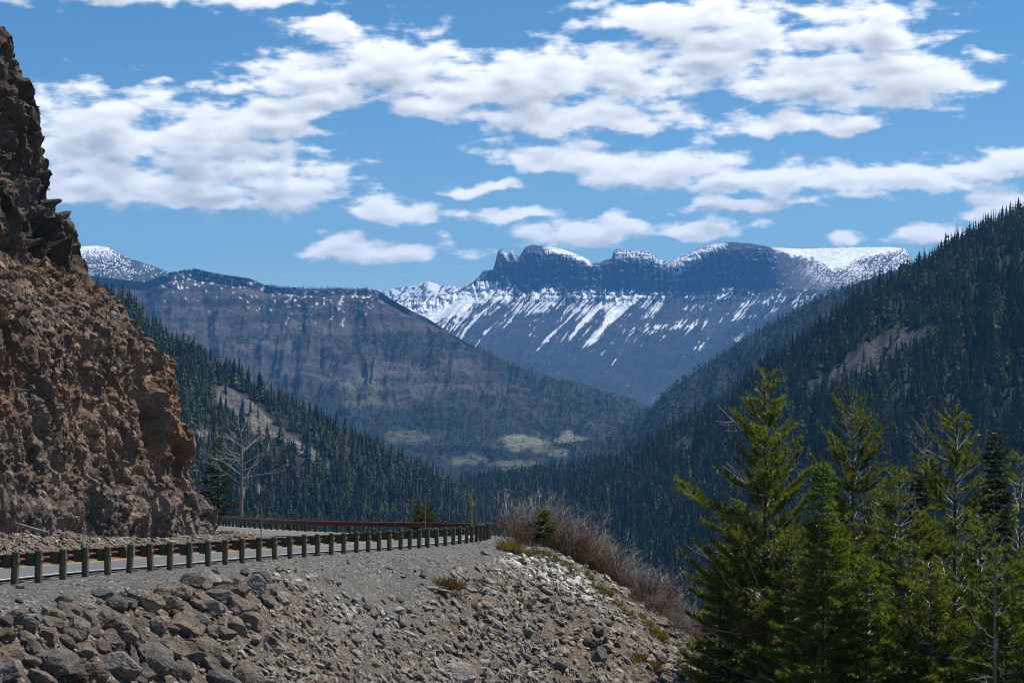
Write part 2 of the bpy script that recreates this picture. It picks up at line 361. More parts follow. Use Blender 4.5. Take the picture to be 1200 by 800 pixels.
# ------------------------------------------------------------------ guardrail
def box(mb, c, ax, ay, az_, sx, sy, sz, taper=1., col=None):
    c = np.asarray(c, float); V = []
    for z in (-1, 1):
        k = 1 if z < 0 else taper
        for x, y in ((-1, -1), (1, -1), (1, 1), (-1, 1)): V.append(c+ax*x*sx/2*k+ay*y*sy/2*k+az_*z*sz/2)
    mb.add(V, [[0, 3, 2, 1], [4, 5, 6, 7], [0, 1, 5, 4], [1, 2, 6, 5], [2, 3, 7, 6], [3, 0, 4, 7]], col)
rpx = 600+RS[:, 0]/RS[:, 1]*F
near_px = [-25, 3, 31, 60, 87, 114, 140, 165, 188, 211, 233, 253, 273, 293, 312, 330, 347, 363, 379, 394, 409, 423, 436, 448, 461, 472, 483, 493, 504, 514, 523, 531, 539, 545, 551, 556, 560, 563.5]
icorner = int(rpx.argmax())
spots = []
for x in near_px:
    j = np.interp(x, rpx[30:icorner], np.arange(30, icorner)); spots.append(j)
jj = spots[-1]; cum = np.concatenate([[0], np.cumsum(np.linalg.norm(np.diff(RS, axis=0), axis=1))])
s_ = np.interp(jj, np.arange(len(RS)), cum)+1.9
while s_ < cum[-1]-14 and len(spots) < 84:
    spots.append(np.interp(s_, cum, np.arange(len(RS)))); s_ += 1.55
gr = link('guardrail', None); gr.location = (float(RS[60, 0]), float(RS[60, 1]), float(zr(RS[60, 1])))
tag(gr, 'rust red steel guardrail on timber posts curving along the road edge', 'guardrail')
bpy.context.view_layer.update()
pm = MB(); Z3 = np.array([0, 0, 1.]); X3 = np.array([1., 0, 0]); Y3 = np.array([0, 1., 0])
pth = np.arange(12)/12*2*math.pi; pr_ = .092/np.maximum(np.abs(np.cos(pth)), np.abs(np.sin(pth)))**.7
for zz0, zz1, k0, k1 in ((-.3, .79, 1., 1.), (.79, .815, 1., .8)):
    V = np.vstack([np.column_stack([np.cos(pth)*pr_*k0, np.sin(pth)*pr_*k0, pth*0+zz0]), np.column_stack([np.cos(pth)*pr_*k1, np.sin(pth)*pr_*k1, pth*0+zz1])]); ii = np.arange(12)
    pm.add(V, np.stack([ii, (ii+1) % 12, (ii+1) % 12+12, ii+12], -1))
pm.add(V[12:], [list(range(12))])
post_me = pm.mesh('post', M_post)
bm_ = MB(); box(bm_, (0, 0, 0), X3, Y3, Z3, .2, .15, .36); block_me = bm_.mesh('block', M_post)
bm_ = MB(); box(bm_, (0, 0, 0), X3, Y3, Z3, .01, .07, .07); box(bm_, (.02, 0, .0), X3, Y3, Z3, .03, .03, .03); bolt_me = bm_.mesh('bolt_plate', M_steel)
bm_ = MB(); box(bm_, (0, 0, 0), X3, Y3, Z3, .09, .012, .36); refl_me = bm_.mesh('reflector', M_steel)
def rail_at(j, off):
    i = np.arange(len(RS)); p = np.array([np.interp(j, i, RS[:, 0]), np.interp(j, i, RS[:, 1])]); nn = norm(np.array([np.interp(j, i, RSn[:, 0]), np.interp(j, i, RSn[:, 1])]))
    return p+nn*off, nn
def place(me, name, parent, xyz, ang, tilt=(0, 0)):
    o = bpy.data.objects.new(name, me); COL.objects.link(o); o.parent = parent
    o.location = np.array(xyz)-np.array(gr.location) if parent is gr else xyz
    o.rotation_euler = (tilt[0], tilt[1], ang); return o
for k, j in enumerate(spots):
    p, nn = rail_at(j, .34); ang = math.atan2(nn[1], nn[0]); z = float(zr(p[1]))-.02+random.uniform(-.025, .02)
    po = place(post_me, 'post', gr, (p[0], p[1], z), ang+random.uniform(-.06, .06), (random.gauss(0, .025), random.gauss(0, .025)))
    p2, _ = rail_at(j, .135); place(block_me, 'block', gr, (p2[0], p2[1], z+.56), ang+random.uniform(-.03, .03))
    if k < 36: place(bolt_me, 'bolt_plate', po, (.097, 0, .56), 0.)
for x in (155, 416, 560):
    j = np.interp(x, rpx[30:icorner], np.arange(30, icorner)); p, nn = rail_at(j, .045)
    place(refl_me, 'reflector', gr, (p[0], p[1], float(zr(p[1]))+.57), math.atan2(nn[1], nn[0])+.9)
# W-beam section swept along the rail: (outward offset, height)
sec = np.array([(.035, .40), (.028, .415), (-.03, .43), (-.045, .46), (-.03, .505), (.03, .53), (.038, .555), (.03, .58), (-.03, .605), (-.045, .65), (-.03, .685), (.028, .70), (.035, .715)])
sec2 = np.vstack([sec, sec[::-1]+np.array([.006, 0])])
V = np.stack([np.concatenate([RS+RSn*o, (zr(RS[:, 1])+h)[:, None]], -1) for o, h in sec2], 1)[14:]
V = V-np.array(gr.location); k = np.arange(V.shape[0]*V.shape[1]).reshape(V.shape[:2]); q_ = np.roll(k, -1, 1)
fc = np.stack([k[:-1], k[1:], q_[1:], q_[:-1]], -1).reshape(-1, 4)
link('rail', make_mesh('rail', V, fc, M_rust, smooth=False), gr)

# tall snow poles along the verge: (px, top y, distance, material, lean)
def pole(px, yt, d, yellow, label, r=.028):
    x = (px-600)/F*d; zb = float(gz(np.array([x]), np.array([d]))[0])-.1; zt = (HY-yt)/F*d
    mb = MB(); lean = random.uniform(-.05, .05)
    mb.tube([(0, 0, 0), (lean*.5, 0, (zt-zb)*.5), (lean, 0, zt-zb)], [r, r*.95, r*.8], 7)
    tag(link('snow_pole', mb.mesh('snow_pole', M_pole if yellow else M_pole2, True), loc=(x, d, zb)), label, 'pole', 'snow poles beside the road')
pole(553, 577, 94, True, 'bright yellow snow pole, tallest by the end of the curve', .04)
pole(558.5, 581, 101, False, 'pale grey snow pole just behind the bright yellow pole')
pole(566.5, 579, 108, False, 'brownish snow pole beyond the outermost bend of the guardrail')
pole(498.5, 578, 80, False, 'thin tan snow pole in front of the small round bush')
pole(526.5, 582, 113, False, 'faint thin snow pole between the round bush and the yellow pole')
pole(428, 588, 116, False, 'faint snow pole behind the middle of the far guardrail')
pole(305.5, 590, 61.5, False, 'tan snow pole in front of the bare dead tree', .022)
pole(483, 583, 118, False, 'faint snow pole just left of the small round bush')

# ------------------------------------------------------------------ cliff
prof = np.array([(0, -.6), (0, 0), (.3, 1.8), (1, 2.8), (1.35, 3.9), (1.44, 5), (1.8, 6.4), (2.1, 7.7), (2.25, 8.9), (2.6, 9.8), (3.2, 10.35), (4.4, 11.6), (5, 12.5), (5.9, 13.4), (6.75, 14), (7.5, 14.7), (7.9, 15.6), (8.3, 16.65), (9, 18.5), (9.45, 19.9), (9.7, 21.5), (9.9, 23.3), (10.35, 24), (10.8, 24.8), (10.9, 26.3), (11.1, 27.5), (12.2, 27.9), (15, 28.4), (22, 31), (40, 33)])
def lerp2(a, b, t): return a+(b-a)*t[..., None]
cum_c = np.concatenate([[0], np.cumsum(np.linalg.norm(np.diff(CS, axis=0), axis=1))])
su = np.concatenate([np.linspace(0, 22, 60, endpoint=False), np.arange(22, 84, .105), np.linspace(84, cum_c[-1]-.1, 70)])
B = np.stack([np.interp(su, cum_c, CS[:, 0]), np.interp(su, cum_c, CS[:, 1])], -1)
tg = norm(np.gradient(B, axis=0)); 
for _ in range(60): tg[1:-1] = norm((tg[:-2]+tg[1:-1]*2+tg[2:])/4)
nin = np.stack([-tg[:, 1], tg[:, 0]], -1)
pc = np.concatenate([[0], np.cumsum(np.hypot(*np.diff(prof, axis=0).T))])
sv = np.concatenate([np.arange(0, pc[26], .105), np.linspace(pc[26], pc[-1], 70)])
ps, ph = np.interp(sv, pc, prof[:, 0]), np.interp(sv, pc, prof[:, 1])
# near stations lie back a little more than the corner, and the ledges wander
U, Vv = np.meshgrid(su, sv, indexing='ij'); Yb = B[:, 1][:, None]
lay = sstep(84, 60, Yb)
setb = ps[None, :]*(1+.10*lay)+lay*.06*ph[None, :]*(1-sstep(13, 22, ph)[None, :])
zb = zr(B[:, 1])[:, None]-.15
dirn = norm(lerp2(nin[:, None, :], np.array([-.985, .17]), sstep(.3, 3.5, setb)))
Pc = np.stack([B[:, None, 0]+dirn[..., 0]*setb, B[:, None, 1]+dirn[..., 1]*setb, zb+ph[None, :]], -1)
def gnormal(Pg):
    return norm(np.cross(np.gradient(Pg, axis=0), np.gradient(Pg, axis=1)))
Nc = gnormal(Pc); hgt = np.broadcast_to(ph[None, :], U.shape)
crag = sstep(13.2, 15.5, hgt+1.2*fbm(Pc*.25, 2)+.09*(Yb-88))

def facets(p, s=0, slope=1.):
    """cells with a random height and a random tilt: angular broken rock"""
    f = np.floor(p); i = f.astype(np.int64); best = np.full(p.shape[:-1], 9.); sec = best.copy(); val = np.zeros(p.shape[:-1]); idv = val.copy()
    for a in (-1, 0, 1):
        for b in (-1, 0, 1):
            for c in (-1, 0, 1):
                q = i+np.array([a, b, c]); h = _h(q[..., 0], q[..., 1], q[..., 2], s); h2 = _h(q[..., 0], q[..., 1], q[..., 2], s+77)
                o = np.stack([(h & np.uint32(1023)), (h >> np.uint32(10)) & np.uint32(1023), (h >> np.uint32(20)) & np.uint32(1023)], -1)/1023.
                r = p-(q+o); d = np.abs(r).sum(-1)*.55+np.linalg.norm(r, axis=-1)*.45; m = d < best
                v = ((h2 & np.uint32(1023))/1023.-.5)+slope*(_G[(h2 >> np.uint32(10)) & np.uint32(255)]*r).sum(-1)
                sec = np.where(m, best, np.minimum(sec, d)); val = np.where(m, v, val); idv = np.where(m, (h & np.uint32(4095))/4095., idv); best = np.where(m, d, best)
    e = sec-best; return np.clip(val, -.8, .8)*sstep(0, .13, e), e, idv
q3 = np.stack([U*.55, Vv*.13+U*.10, hgt*.05], -1)
ribs = ridged(q3*.36+3, 3, s=2); gully = ridged(np.stack([U*.9, Vv*.11+U*.25, hgt*0], -1)*.5+8, 3, s=31)
wrp = .5*np.stack([fbm(Pc*.35, 3, s=51), fbm(Pc*.35, 3, s=52), fbm(Pc*.35, 3, s=53)], -1)
UV3 = np.stack([U, Vv*.42+U*.18, hgt*.1], -1); wq = .9*np.stack([fbm(UV3*.5, 3, s=51), fbm(UV3*.5, 3, s=52), fbm(UV3*.5, 3, s=53)], -1)
fa, ea, id1 = facets(UV3*.30+wq*.6, 5, .9)
fb_, eb, id2 = facets(UV3*.72+wq*.9, 6, .9)
fc_, ec, id3 = facets((UV3*np.array([1., 1.7, 1.]))*1.6+wq*1.4, 9, .9)
fd_, ed, id4 = facets((UV3*np.array([1., 2.2, 1.]))*3.6+wq*2.5, 13, .9)
but = np.exp(-((U-cum_c[np.abs(CS[:, 1]-87.2).argmin()])/3.0)**2)*sstep(3.5, 5., hgt)*(1-sstep(9.6, 10.8, hgt))
amp = .3+.7*sstep(0, 2.5, hgt)
smoothz = sstep(-.12, .24, fbm(np.stack([U*.16, Vv*.07, hgt*0], -1)+4, 3)+.12)*(1-crag)*(1-but)*sstep(1.5, 3.5, hgt)    # debris-covered patches
disp = (1.25*ribs+.85*gully+.8*fbm(Pc*.10, 3, s=4))*amp*(.75+.25*crag)
disp += (1.3*fa-.3*sstep(.10, 0, ea))*(.6+.45*crag+.3*but)*amp*(1-.6*smoothz)
disp += (.75*fb_-.18*sstep(.08, 0, eb))*(.7+.35*crag)*amp*(1-.65*smoothz)
disp += (.30*fc_-.07*sstep(.08, 0, ec))*(1-.5*smoothz)
scat = sstep(.62, .72, id3)*smoothz                                        # loose blocks lying on the debris
disp += .24*scat*sstep(.02, .3, ec)+.10*fd_+.05*fbm(Pc*2.6, 4, .6, s=3)
crack = np.exp(-((U-cum_c[np.abs(CS[:, 1]-83.2).argmin()]+.35*fbm(Pc*.4, 2)*2)/.55)**2)*sstep(4, 6, hgt)*(1-sstep(9.5, 11, hgt))
over = np.exp(-((hgt-15.5-.12*(Yb-88))/1.8)**2)*sstep(86, 79, Yb)
disp += .30*but-1.6*crack-1.5*over*(.5+.8*fbm(Pc*.25, 2, s=61))
disp = disp*(1-.55*sstep(86, 95, Yb)*(1-sstep(96, 99, Yb)))
mx = np.quantile(disp[(B[:, 1] > 83) & (su < 76)], .97, axis=0); kk_ = np.exp(-(np.arange(-30, 31)/16.)**2); mx = np.convolve(np.pad(mx, 30, mode='edge'), kk_/kk_.sum(), 'valid')
disp = disp-np.clip(mx+.1, -.5, 3)[None, :]*sstep(60, 84, Yb)*(1-.5*but)
disp = disp-.07*sstep(84, 92, Yb)*(1-sstep(97, 100, Yb))
Pd = Pc+Nc*disp[..., None]
if (Nc[200:300, 50:150, 0]).mean() < 0: Pd = Pc-Nc*disp[..., None]
brown = np.array([.165, .099, .067]); grey = np.array([.132, .112, .096]); red = np.array([.215, .100, .058]); drk = np.array([.080, .066, .055]); tanc = np.array([.27, .215, .165]); orange = np.array([.30, .15, .075])
def lerp(a, b, t): return a+(b-a)*t[..., None]
nA, nB, nC = fbm(Pc*.22+9, 4), fbm(Pc*.7+1, 4), fbm(Pc*2.2+5, 4)
cc = lerp(np.broadcast_to(brown, Pc.shape), grey, sstep(-.15, .3, nA))
cc = lerp(cc, red, .75*sstep(.08, .45, nB+.35*fbm(Pc*.12+30, 2)))
cc = lerp(cc, grey*1.15, sstep(5.5, 2, hgt)*.6)
cc = lerp(cc, drk, .85*crag*(.6+.4*sstep(-.2, .2, nB)))
cc = lerp(cc, orange, .55*but*sstep(-.3, .2, nC)); cc = lerp(cc, tanc, .55*sstep(.25, .6, nC)*(1-.6*crag))
cc = lerp(cc, drk*.9, .5*sstep(.12, .5, fbm(Pc*1.1+50, 3)))
cc = cc*(.86+.28*id2[..., None])*(.84+.32*id3[..., None])*(.9+.2*id4[..., None])
cc = lerp(cc, np.array([.160, .104, .074]), .6*smoothz)*(1.10-.12*crag[..., None])*(.8+.5*sstep(-.3, .4, fbm(Pc*.5+33, 4))[..., None])
cc = lerp(cc, np.array([.42, .17, .05]), .8*sstep(.50, .68, fbm(Pc*.9+70, 4)+.12*sstep(8, 16, hgt))*(hgt > 6))
cc = lerp(cc, np.array([.12, .12, .04]), .7*sstep(.5, .65, fbm(Pc*1.0+90, 3))*sstep(12, 15, hgt)*(1-sstep(15, 16, hgt)))
cl = link('cliff', make_mesh('cliff', Pd, gridfaces(*U.shape), M_cliff, np.clip(cc, .012, .8).reshape(-1, 3), False))
tag(cl, 'steep brown rock cliff rising beside the road, topped by a dark crag', 'cliff', kind='structure')

# ------------------------------------------------------------------ hills and mountains
def itp(tab, x, k=1):
    tab = np.array(tab, float); return np.interp(x, tab[:, 0], tab[:, k])
def sheet(crest, foot, px0, px1, nu, nv, amp, nscale, skew=0., prof=lambda t: t, back=(.12, .5), seed=0, oct=5, crest_keep=.12, rid=.5, gul=0., gwl=50., gfade=1.02):
    """hillside from its crest line to its foot line, both given as (px, y, distance), with a back slope behind the crest"""
    u = np.linspace(px0, px1, nu); A = P(u, itp(crest, u), itp(crest, u, 2)); ub = u+skew
    Bt = P(ub, itp(foot, ub), itp(foot, ub, 2)); tt = np.linspace(0, 1, nv)
    k = prof(tt); k = k if isinstance(k, tuple) else (k, k)
    G = A[:, None]+(Bt-A)[:, None]*np.stack([k[0], k[0], k[1]], -1)[None]
    p = G/nscale; dz = amp*(rid*ridged(p, oct, s=seed)+(1-rid)*fbm(p*1.3, oct, s=seed+9))*(crest_keep+(1-crest_keep)*sstep(0, .18, tt))[None]*sstep(1.02, .9, tt)[None]
    G[..., 2] += dz
    if gul:
        uw = u[:, None]+.35*gwl*fbm(np.stack([np.broadcast_to(u[:, None]/gwl, G.shape[:2]), np.broadcast_to(tt[None]*3, G.shape[:2]), G[..., 0]*0], -1)+seed, 3)*2
        gq = np.stack([uw/gwl+tt[None]*.5, np.broadcast_to(tt[None]*.7, G.shape[:2]), G[..., 0]*0], -1)
        gg = (1-ridged(gq+seed*1.7, 3, .5, s=seed+3))*sstep(.02, .25, tt)[None]*sstep(gfade, gfade*.55, tt)[None]
        G[..., 2] -= gul*gg; G[..., 1] += gul*.7*gg
    H = np.linalg.norm(A-Bt, axis=1).mean()
    bk = [G[:, 0]+np.array([0, H*b, -H*b*back[1]]) for b in (.7, .35, back[0])]
    return np.concatenate([np.stack(bk, 1), G], 1), u, tt
def hill(name, G, col, mat=M_hill, smooth=True):
    nb = G.shape[1]-col.shape[1]; col = np.concatenate([np.repeat(col[:, :1], nb, 1), col], 1)
    return tag(link(name, make_mesh(name, G, gridfaces(*G.shape[:2]), mat, np.clip(col, .005, .95).reshape(-1, 3), smooth)), kind='structure')

# ---- low detail conifers for the hillsides
def low_tree(layers, segs, seed, w=.17, dead=False):
    r = np.random.default_rng(seed); mb = MB()
    mb.tube([(0, 0, -.05), (0, 0, .5), (0, 0, .97)], [.016, .011, .002] if not dead else [.02, .014, .003], 4, col=(.5, .5, .5) if dead else (.35, .3, .25), cap=False)
    z0 = .10 if not dead else .25
    for k in range(layers):
        f = k/(layers-1); zc = z0+(1-z0)*f*.93; rad = w*((1-f)**.75*.93+.05)*r.uniform(.55, 1.3); th = np.arange(segs)/segs*2*math.pi+r.uniform(0, 6)
        if dead:
            for a in th[::2]:
                L = rad*r.uniform(.4, .95); tip = np.array([math.cos(a)*L, math.sin(a)*L, zc-L*.25])
                mb.add([(0, 0, zc), (0, 0, zc-.012), tip], [[0, 1, 2]], (.5, .5, .5))
            continue
        rr = rad*np.where(np.arange(segs) % 2, .5, 1.0)*r.uniform(.7, 1.25, segs); dz = -(.07+.05*(1-f))*np.where(np.arange(segs) % 2, .35, 1)*r.uniform(.6, 1.3, segs)
        ring = np.stack([np.cos(th)*rr, np.sin(th)*rr, zc+dz], -1); top = np.array([[r.normal(0, .006), r.normal(0, .006), min(zc+.11+.05*(1-f), 1.)]])
        sh = r.uniform(.75, 1.2); cv = np.vstack([np.full((segs, 3), sh*1.15), np.full((1, 3), sh*.8)])
        i = np.arange(segs); mb.add(np.vstack([ring, top]), np.stack([i, (i+1) % segs, np.full(segs, segs)], -1), cv)
    V = np.concatenate(mb.v); f3 = []
    for f in mb.f: f3.append(f if f.shape[1] == 3 else np.vstack([f[:, [0, 1, 2]], f[:, [0, 2, 3]]]))
    return V, np.concatenate(f3), np.concatenate(mb.c)
LT = [low_tree(l_, 8, s, w) for l_, s, w in ((7, 1, .17), (6, 2, .11), (5, 3, .22), (8, 4, .14))]; LD = [low_tree(8, 8, s, .12, True) for s in (5, 6)]
FT = [low_tree(3, 5, s, w) for s, w in ((7, .2), (8, .25))]; FD = [low_tree(4, 6, 9, .15, True)]
def forest_arrays(pos, hts, cols, kinds, protos):
    Vs, Fs, Cs, n = [], [], [], 0
    for k, (V, Fc, C) in enumerate(protos):
        s = np.where(kinds == k)[0]
        if not len(s): continue
        th = rng.uniform(0, 2*math.pi, len(s)); c, si = np.cos(th)[:, None], np.sin(th)[:, None]; h = hts[s][:, None]; wd_ = rng.uniform(.85, 1.7, (len(s), 1))
        X = (V[None, :, 0]*c-V[None, :, 1]*si)*wd_; Yy = (V[None, :, 0]*si+V[None, :, 1]*c)*wd_
        lean = rng.normal(0, .02, (len(s), 2))
        A = np.stack([(X+V[None, :, 2]*lean[:, :1])*h, (Yy+V[None, :, 2]*lean[:, 1:])*h, V[None, :, 2]*h], -1)+pos[s][:, None]
        Vs.append(A.reshape(-1, 3)); Fs.append((Fc[None]+(np.arange(len(s))*len(V))[:, None, None]).reshape(-1, 3)+n); Cs.append((C[None]*cols[s][:, None]).reshape(-1, 3)); n += A.shape[0]*A.shape[1]
    return np.concatenate(Vs), np.concatenate(Fs), np.concatenate(Cs)
def scatter(G, nb, n, dens):
    """n random points on a sheet (without its back rows), kept where dens(point, s, t) says so"""
    Q = G[:, nb:]; nu, nv = Q.shape[:2]
    a = np.linalg.norm(np.cross(Q[1:, :-1]-Q[:-1, :-1], Q[:-1, 1:]-Q[:-1, :-1]), axis=-1); a = a/Q[:-1, :-1, 1]**1.2
    cell = rng.choice(a.size, n, p=(a/a.sum()).ravel()); i, j = np.unravel_index(cell, a.shape); fu, fv = rng.random(n)[:, None], rng.random(n)[:, None]
    p = Q[i, j]*(1-fu)*(1-fv)+Q[i+1, j]*fu*(1-fv)+Q[i, j+1]*(1-fu)*fv+Q[i+1, j+1]*fu*fv
    keep = rng.random(n) < dens(p, *proj(p)); return p[keep]
def gauss(x, y, cx, cy, rx, ry, rot=0.):
    c, s = math.cos(rot), math.sin(rot); dx, dy = x-cx, y-cy
    return np.exp(-(((dx*c+dy*s)/rx)**2+((dy*c-dx*s)/ry)**2))
greens = np.array([(.068, .080, .024), (.085, .094, .028), (.056, .070, .024), (.108, .104, .036), (.070, .078, .028)])
greys = np.array([(.125, .118, .11), (.165, .155, .145), (.10, .085, .07)])
def tree_set(p, hmin, hmax, dead, nlive, ndead):
    n = len(p); h = (hmin+(hmax*1.12-hmin)*rng.beta(1.6, 2.2, n))*np.where(rng.random(n) < .3, rng.uniform(.4, .8, n), 1.); clump = fbm(p/90., 2)
    dd = rng.random(n) < dead*(1+1.6*clump); kinds = np.where(dd, nlive+rng.integers(0, ndead, n), rng.integers(0, nlive, n))
    cols = np.where(dd[:, None], greys[rng.integers(0, len(greys), n)], greens[rng.integers(0, len(greens), n)])*rng.uniform(.6, 1.5, (n, 1))*(1+.8*np.clip(fbm(p/110.+40, 2), -.5, .5))[:, None]  # last factor paints broad light and shadow patches into the tree colours
    return h, kinds, np.minimum(cols, .13)

# ---- right slope
R_crest = [(540, 566, 2600), (600, 560, 2500), (680, 552, 2200), (720, 543, 2000), (780, 512, 1850), (840, 480, 1750), (900, 432, 1650), (960, 392, 1600), (1010, 350, 1600), (1065, 322, 1600), (1120, 288, 1600), (1170, 262, 1600), (1200, 248, 1600), (1300, 195, 1600), (1640, 40, 1600)]
R_foot = [(500, 640, 1700), (600, 690, 1050), (660, 770, 850), (720, 850, 780), (800, 900, 760), (1000, 900, 760), (1300, 900, 800), (1640, 900, 800)]
RG, u, tt = sheet(R_crest, R_foot, 540, 1640, 450, 230, 15, 150., seed=21, gul=34, gwl=70., crest_keep=.3, prof=lambda t: (t**.85, t**.95))
ip = proj(RG[:, 3:]); px_, py_ = ip
r_clear = lambda x, y: np.clip(1.05*gauss(x, y, 1030, 415, 55, 20, -.5)+.9*gauss(x, y, 980, 448, 42, 11, -.45)+.45*gauss(x, y, 1095, 385, 40, 10, -.5)+.6*gauss(x, y, 800, 520, 30, 12, -.4), 0, 1)
cl_ = r_clear(px_, py_); pw = RG[:, 3:]
colr = lerp(lerp(np.broadcast_to(np.array([.024, .027, .016]), pw.shape), np.array([.05, .046, .038]), sstep(.12, .6, fbm(pw/60., 4))), np.array([.062, .061, .062])*(1+.9*fbm(pw/9., 4)[..., None]), sstep(.25, .6, cl_+.3*fbm(pw/22., 4)))
hill('right_slope', RG, colr)
pR = scatter(RG, 3, 44000, lambda p, x, y: (1-sstep(.2, .6, r_clear(x, y)+.25*fbm(p/40., 3))*.97)*(.75+.5*fbm(p/70., 2)))
hR, kR, cR = tree_set(pR, 11, 21, .27, 4, 2)

# ---- left slope
L_crest = [(-460, 150, 1900), (-200, 220, 1800), (90, 330, 1700), (150, 350, 1650), (170, 378, 1650), (200, 400, 1650), (250, 425, 1600), (300, 452, 1600), (350, 480, 1600), (400, 505, 1650), (450, 530, 1700), (500, 556, 1800), (545, 580, 1900), (580, 596, 2000), (640, 610, 2100)]
L_foot = [(-460, 780, 800), (60, 780, 900), (250, 790, 950), (400, 790, 1000), (500, 790, 1050), (580, 790, 1150), (640, 790, 1250)]
LG, u, tt = sheet(L_crest, L_foot, -460, 640, 480, 260, 17, 160., seed=41, gul=34, gwl=60., crest_keep=.3)
l_clear = lambda x, y: np.clip(1.0*gauss(x, y, 275, 470, 30, 12, .5)+1.1*gauss(x, y, 350, 522, 52, 6.5, .62)+.9*gauss(x, y, 300, 497, 30, 10, .8)+.7*gauss(x, y, 232, 510, 20, 9)+.75*gauss(x, y, 300, 578, 26, 14), 0, 1)
px_, py_ = proj(LG[:, 3:]); pw = LG[:, 3:]; cl_ = l_clear(px_, py_)
colr = lerp(lerp(np.broadcast_to(np.array([.024, .027, .016]), pw.shape), np.array([.06, .055, .046]), sstep(.12, .6, fbm(pw/60., 4))), np.array([.14, .128, .112])*(1+1.0*fbm(pw/9., 4)[..., None]), sstep(.25, .6, cl_+.35*fbm(pw/22., 4)))
hill('left_slope', LG, colr)
pL = scatter(LG, 3, 36000, lambda p, x, y: (1-sstep(.25, .6, l_clear(x, y)+.22*fbm(p/40., 3))*.96)*(.8+.4*fbm(p/70., 2)))
hL, kL, cL = tree_set(pL, 11, 19, .09, 4, 2)

# ---- second ridge on the right
S_crest = [(520, 572, 3300), (590, 561, 3300), (640, 552, 3300), (680, 536, 3300), (720, 513, 3350), (760, 483, 3400), (790, 455, 3450), (830, 428, 3500), (870, 400, 3500), (905, 378, 3500), (960, 349, 3500), (1000, 334, 3500), (1075, 309, 3500), (1130, 278, 3500), (1200, 244, 3500), (1300, 190, 3500), (1640, 60, 3500)]
S_foot = [(480, 600, 2500), (600, 640, 2400), (800, 640, 2300), (1300, 640, 2300), (1640, 640, 2300)]
SG, u, tt = sheet(S_crest, S_foot, 520, 1640, 300, 120, 26, 330., seed=61, gul=70, gwl=60., crest_keep=.25)
px_, py_ = proj(SG[:, 3:]); pw = SG[:, 3:]
colr = lerp(np.broadcast_to(np.array([.026, .030, .018]), pw.shape), np.array([.06, .055, .046]), sstep(.25, .6, fbm(pw/110., 4)))
hill('second_ridge', SG, colr)
pS = scatter(SG, 3, 40000, lambda p, x, y: np.clip(.95+.4*fbm(p/120., 2), 0, 1)*(y < 600)); hS, kS, cS = tree_set(pS, 13, 23, .16, 2, 1)

# ---- brown mountain on the left
B_crest = [(-560, 300, 6600), (-300, 335, 6600), (40, 322, 6500), (92, 322, 6500), (130, 326, 6400), (170, 331, 6300), (200, 319, 6200), (228, 315, 6200), (250, 320, 6100), (290, 326, 6000), (310, 334, 6000), (345, 337, 5900), (430, 338, 5800), (446, 342, 5800), (460, 352, 5700), (480, 363, 5600), (500, 373, 5600), (530, 392, 5500), (560, 409, 5400), (590, 425, 5300), (620, 437, 5200), (650, 446, 5100), (690, 457, 5000), (730, 470, 4900), (760, 482, 4800), (820, 510, 4700)]
B_foot = [(-560, 600, 4000), (0, 600, 4000), (400, 580, 3900), (560, 560, 3900), (700, 545, 3950), (900, 560, 4000)]
BG, u, tt = sheet(B_crest, B_foot, -560, 820, 960, 330, 110, 420., seed=81, crest_keep=.03, gul=24, gwl=36., gfade=.85, rid=.7, prof=lambda t: (np.interp(t, [0, .04, 1], [0, .012, 1])**1.03, np.interp(t, [0, .04, .4, 1], [0, .055, .44, 1])))
px_, py_ = proj(BG[:, 3:]); pw = BG[:, 3:]; dep = py_-itp(B_crest, px_)
strata = .5+.5*np.sin(pw[..., 2]/11.+2.2*fbm(pw/300., 3)); rock = lerp(np.broadcast_to(np.array([.074, .064, .060]), pw.shape), np.array([.034, .033, .034]), sstep(.45, .95, strata)*sstep(130, 20, dep))
forest_m = sstep(-.12, .22, fbm(pw/420., 4, s=3)+.0042*(py_-415)-.25*gauss(px_, py_, 430, 455, 45, 40)-.35*gauss(px_, py_, 560, 430, 60, 22, .5))
colr = lerp(rock, np.array([.026, .034, .024]), forest_m*.9)
colr = colr*(1+.75*fbm(pw/np.array([70., 70, 55]), 4, .6, s=40)[..., None])
colr = lerp(colr, np.array([.12, .112, .075]), .8*sstep(.35, .8, gauss(px_, py_, 425, 458, 30, 32, .6)+.45*fbm(pw/130., 4)*gauss(px_, py_, 430, 458, 50, 45)))
mwx = lambda x, y: fbm(np.stack([x/22., y/9., x*0], -1), 4)
mead = lambda x0, y0: mead0(x0+26*mwx(x0, y0), y0+9*mwx(x0+400, y0))
mead0 = lambda x, y: np.maximum.reduce([gauss(x, y, 620, 521, 42, 13, .1), gauss(x, y, 668, 512, 22, 8), .95*gauss(x, y, 475, 514, 38, 13, .1), .8*gauss(x, y, 545, 538, 40, 9), .8*gauss(x, y, 600, 543, 40, 7), .75*gauss(x, y, 655, 530, 30, 8)])
md = mead(px_, py_)*(.8+.9*fbm(pw/110., 4)); colr = lerp(colr, np.where((px_ < 530)[..., None], np.array([.10, .09, .062]), np.array([.165, .16, .10])*(1+.3*fbm(pw/45., 3)[..., None])), sstep(.38, .56, md))
sn = sstep(.23, .31, fbm(np.stack([px_/4.5, py_/5., px_*0], -1), 4, .6, s=7)+.17*np.exp(-dep/14.)-.006*np.abs(dep-12)-.16*sstep(330, 220, px_)*0)*(dep < 60)*sstep(455, 430, px_)*sstep(175, 200, px_)
sn = np.maximum(sn, (dep < 1.6)*(dep > .2)*sstep(.0, .1, fbm(np.stack([px_/10., py_*0, px_*0], -1), 3)+.15)*(px_ > 315)*(px_ < 432))
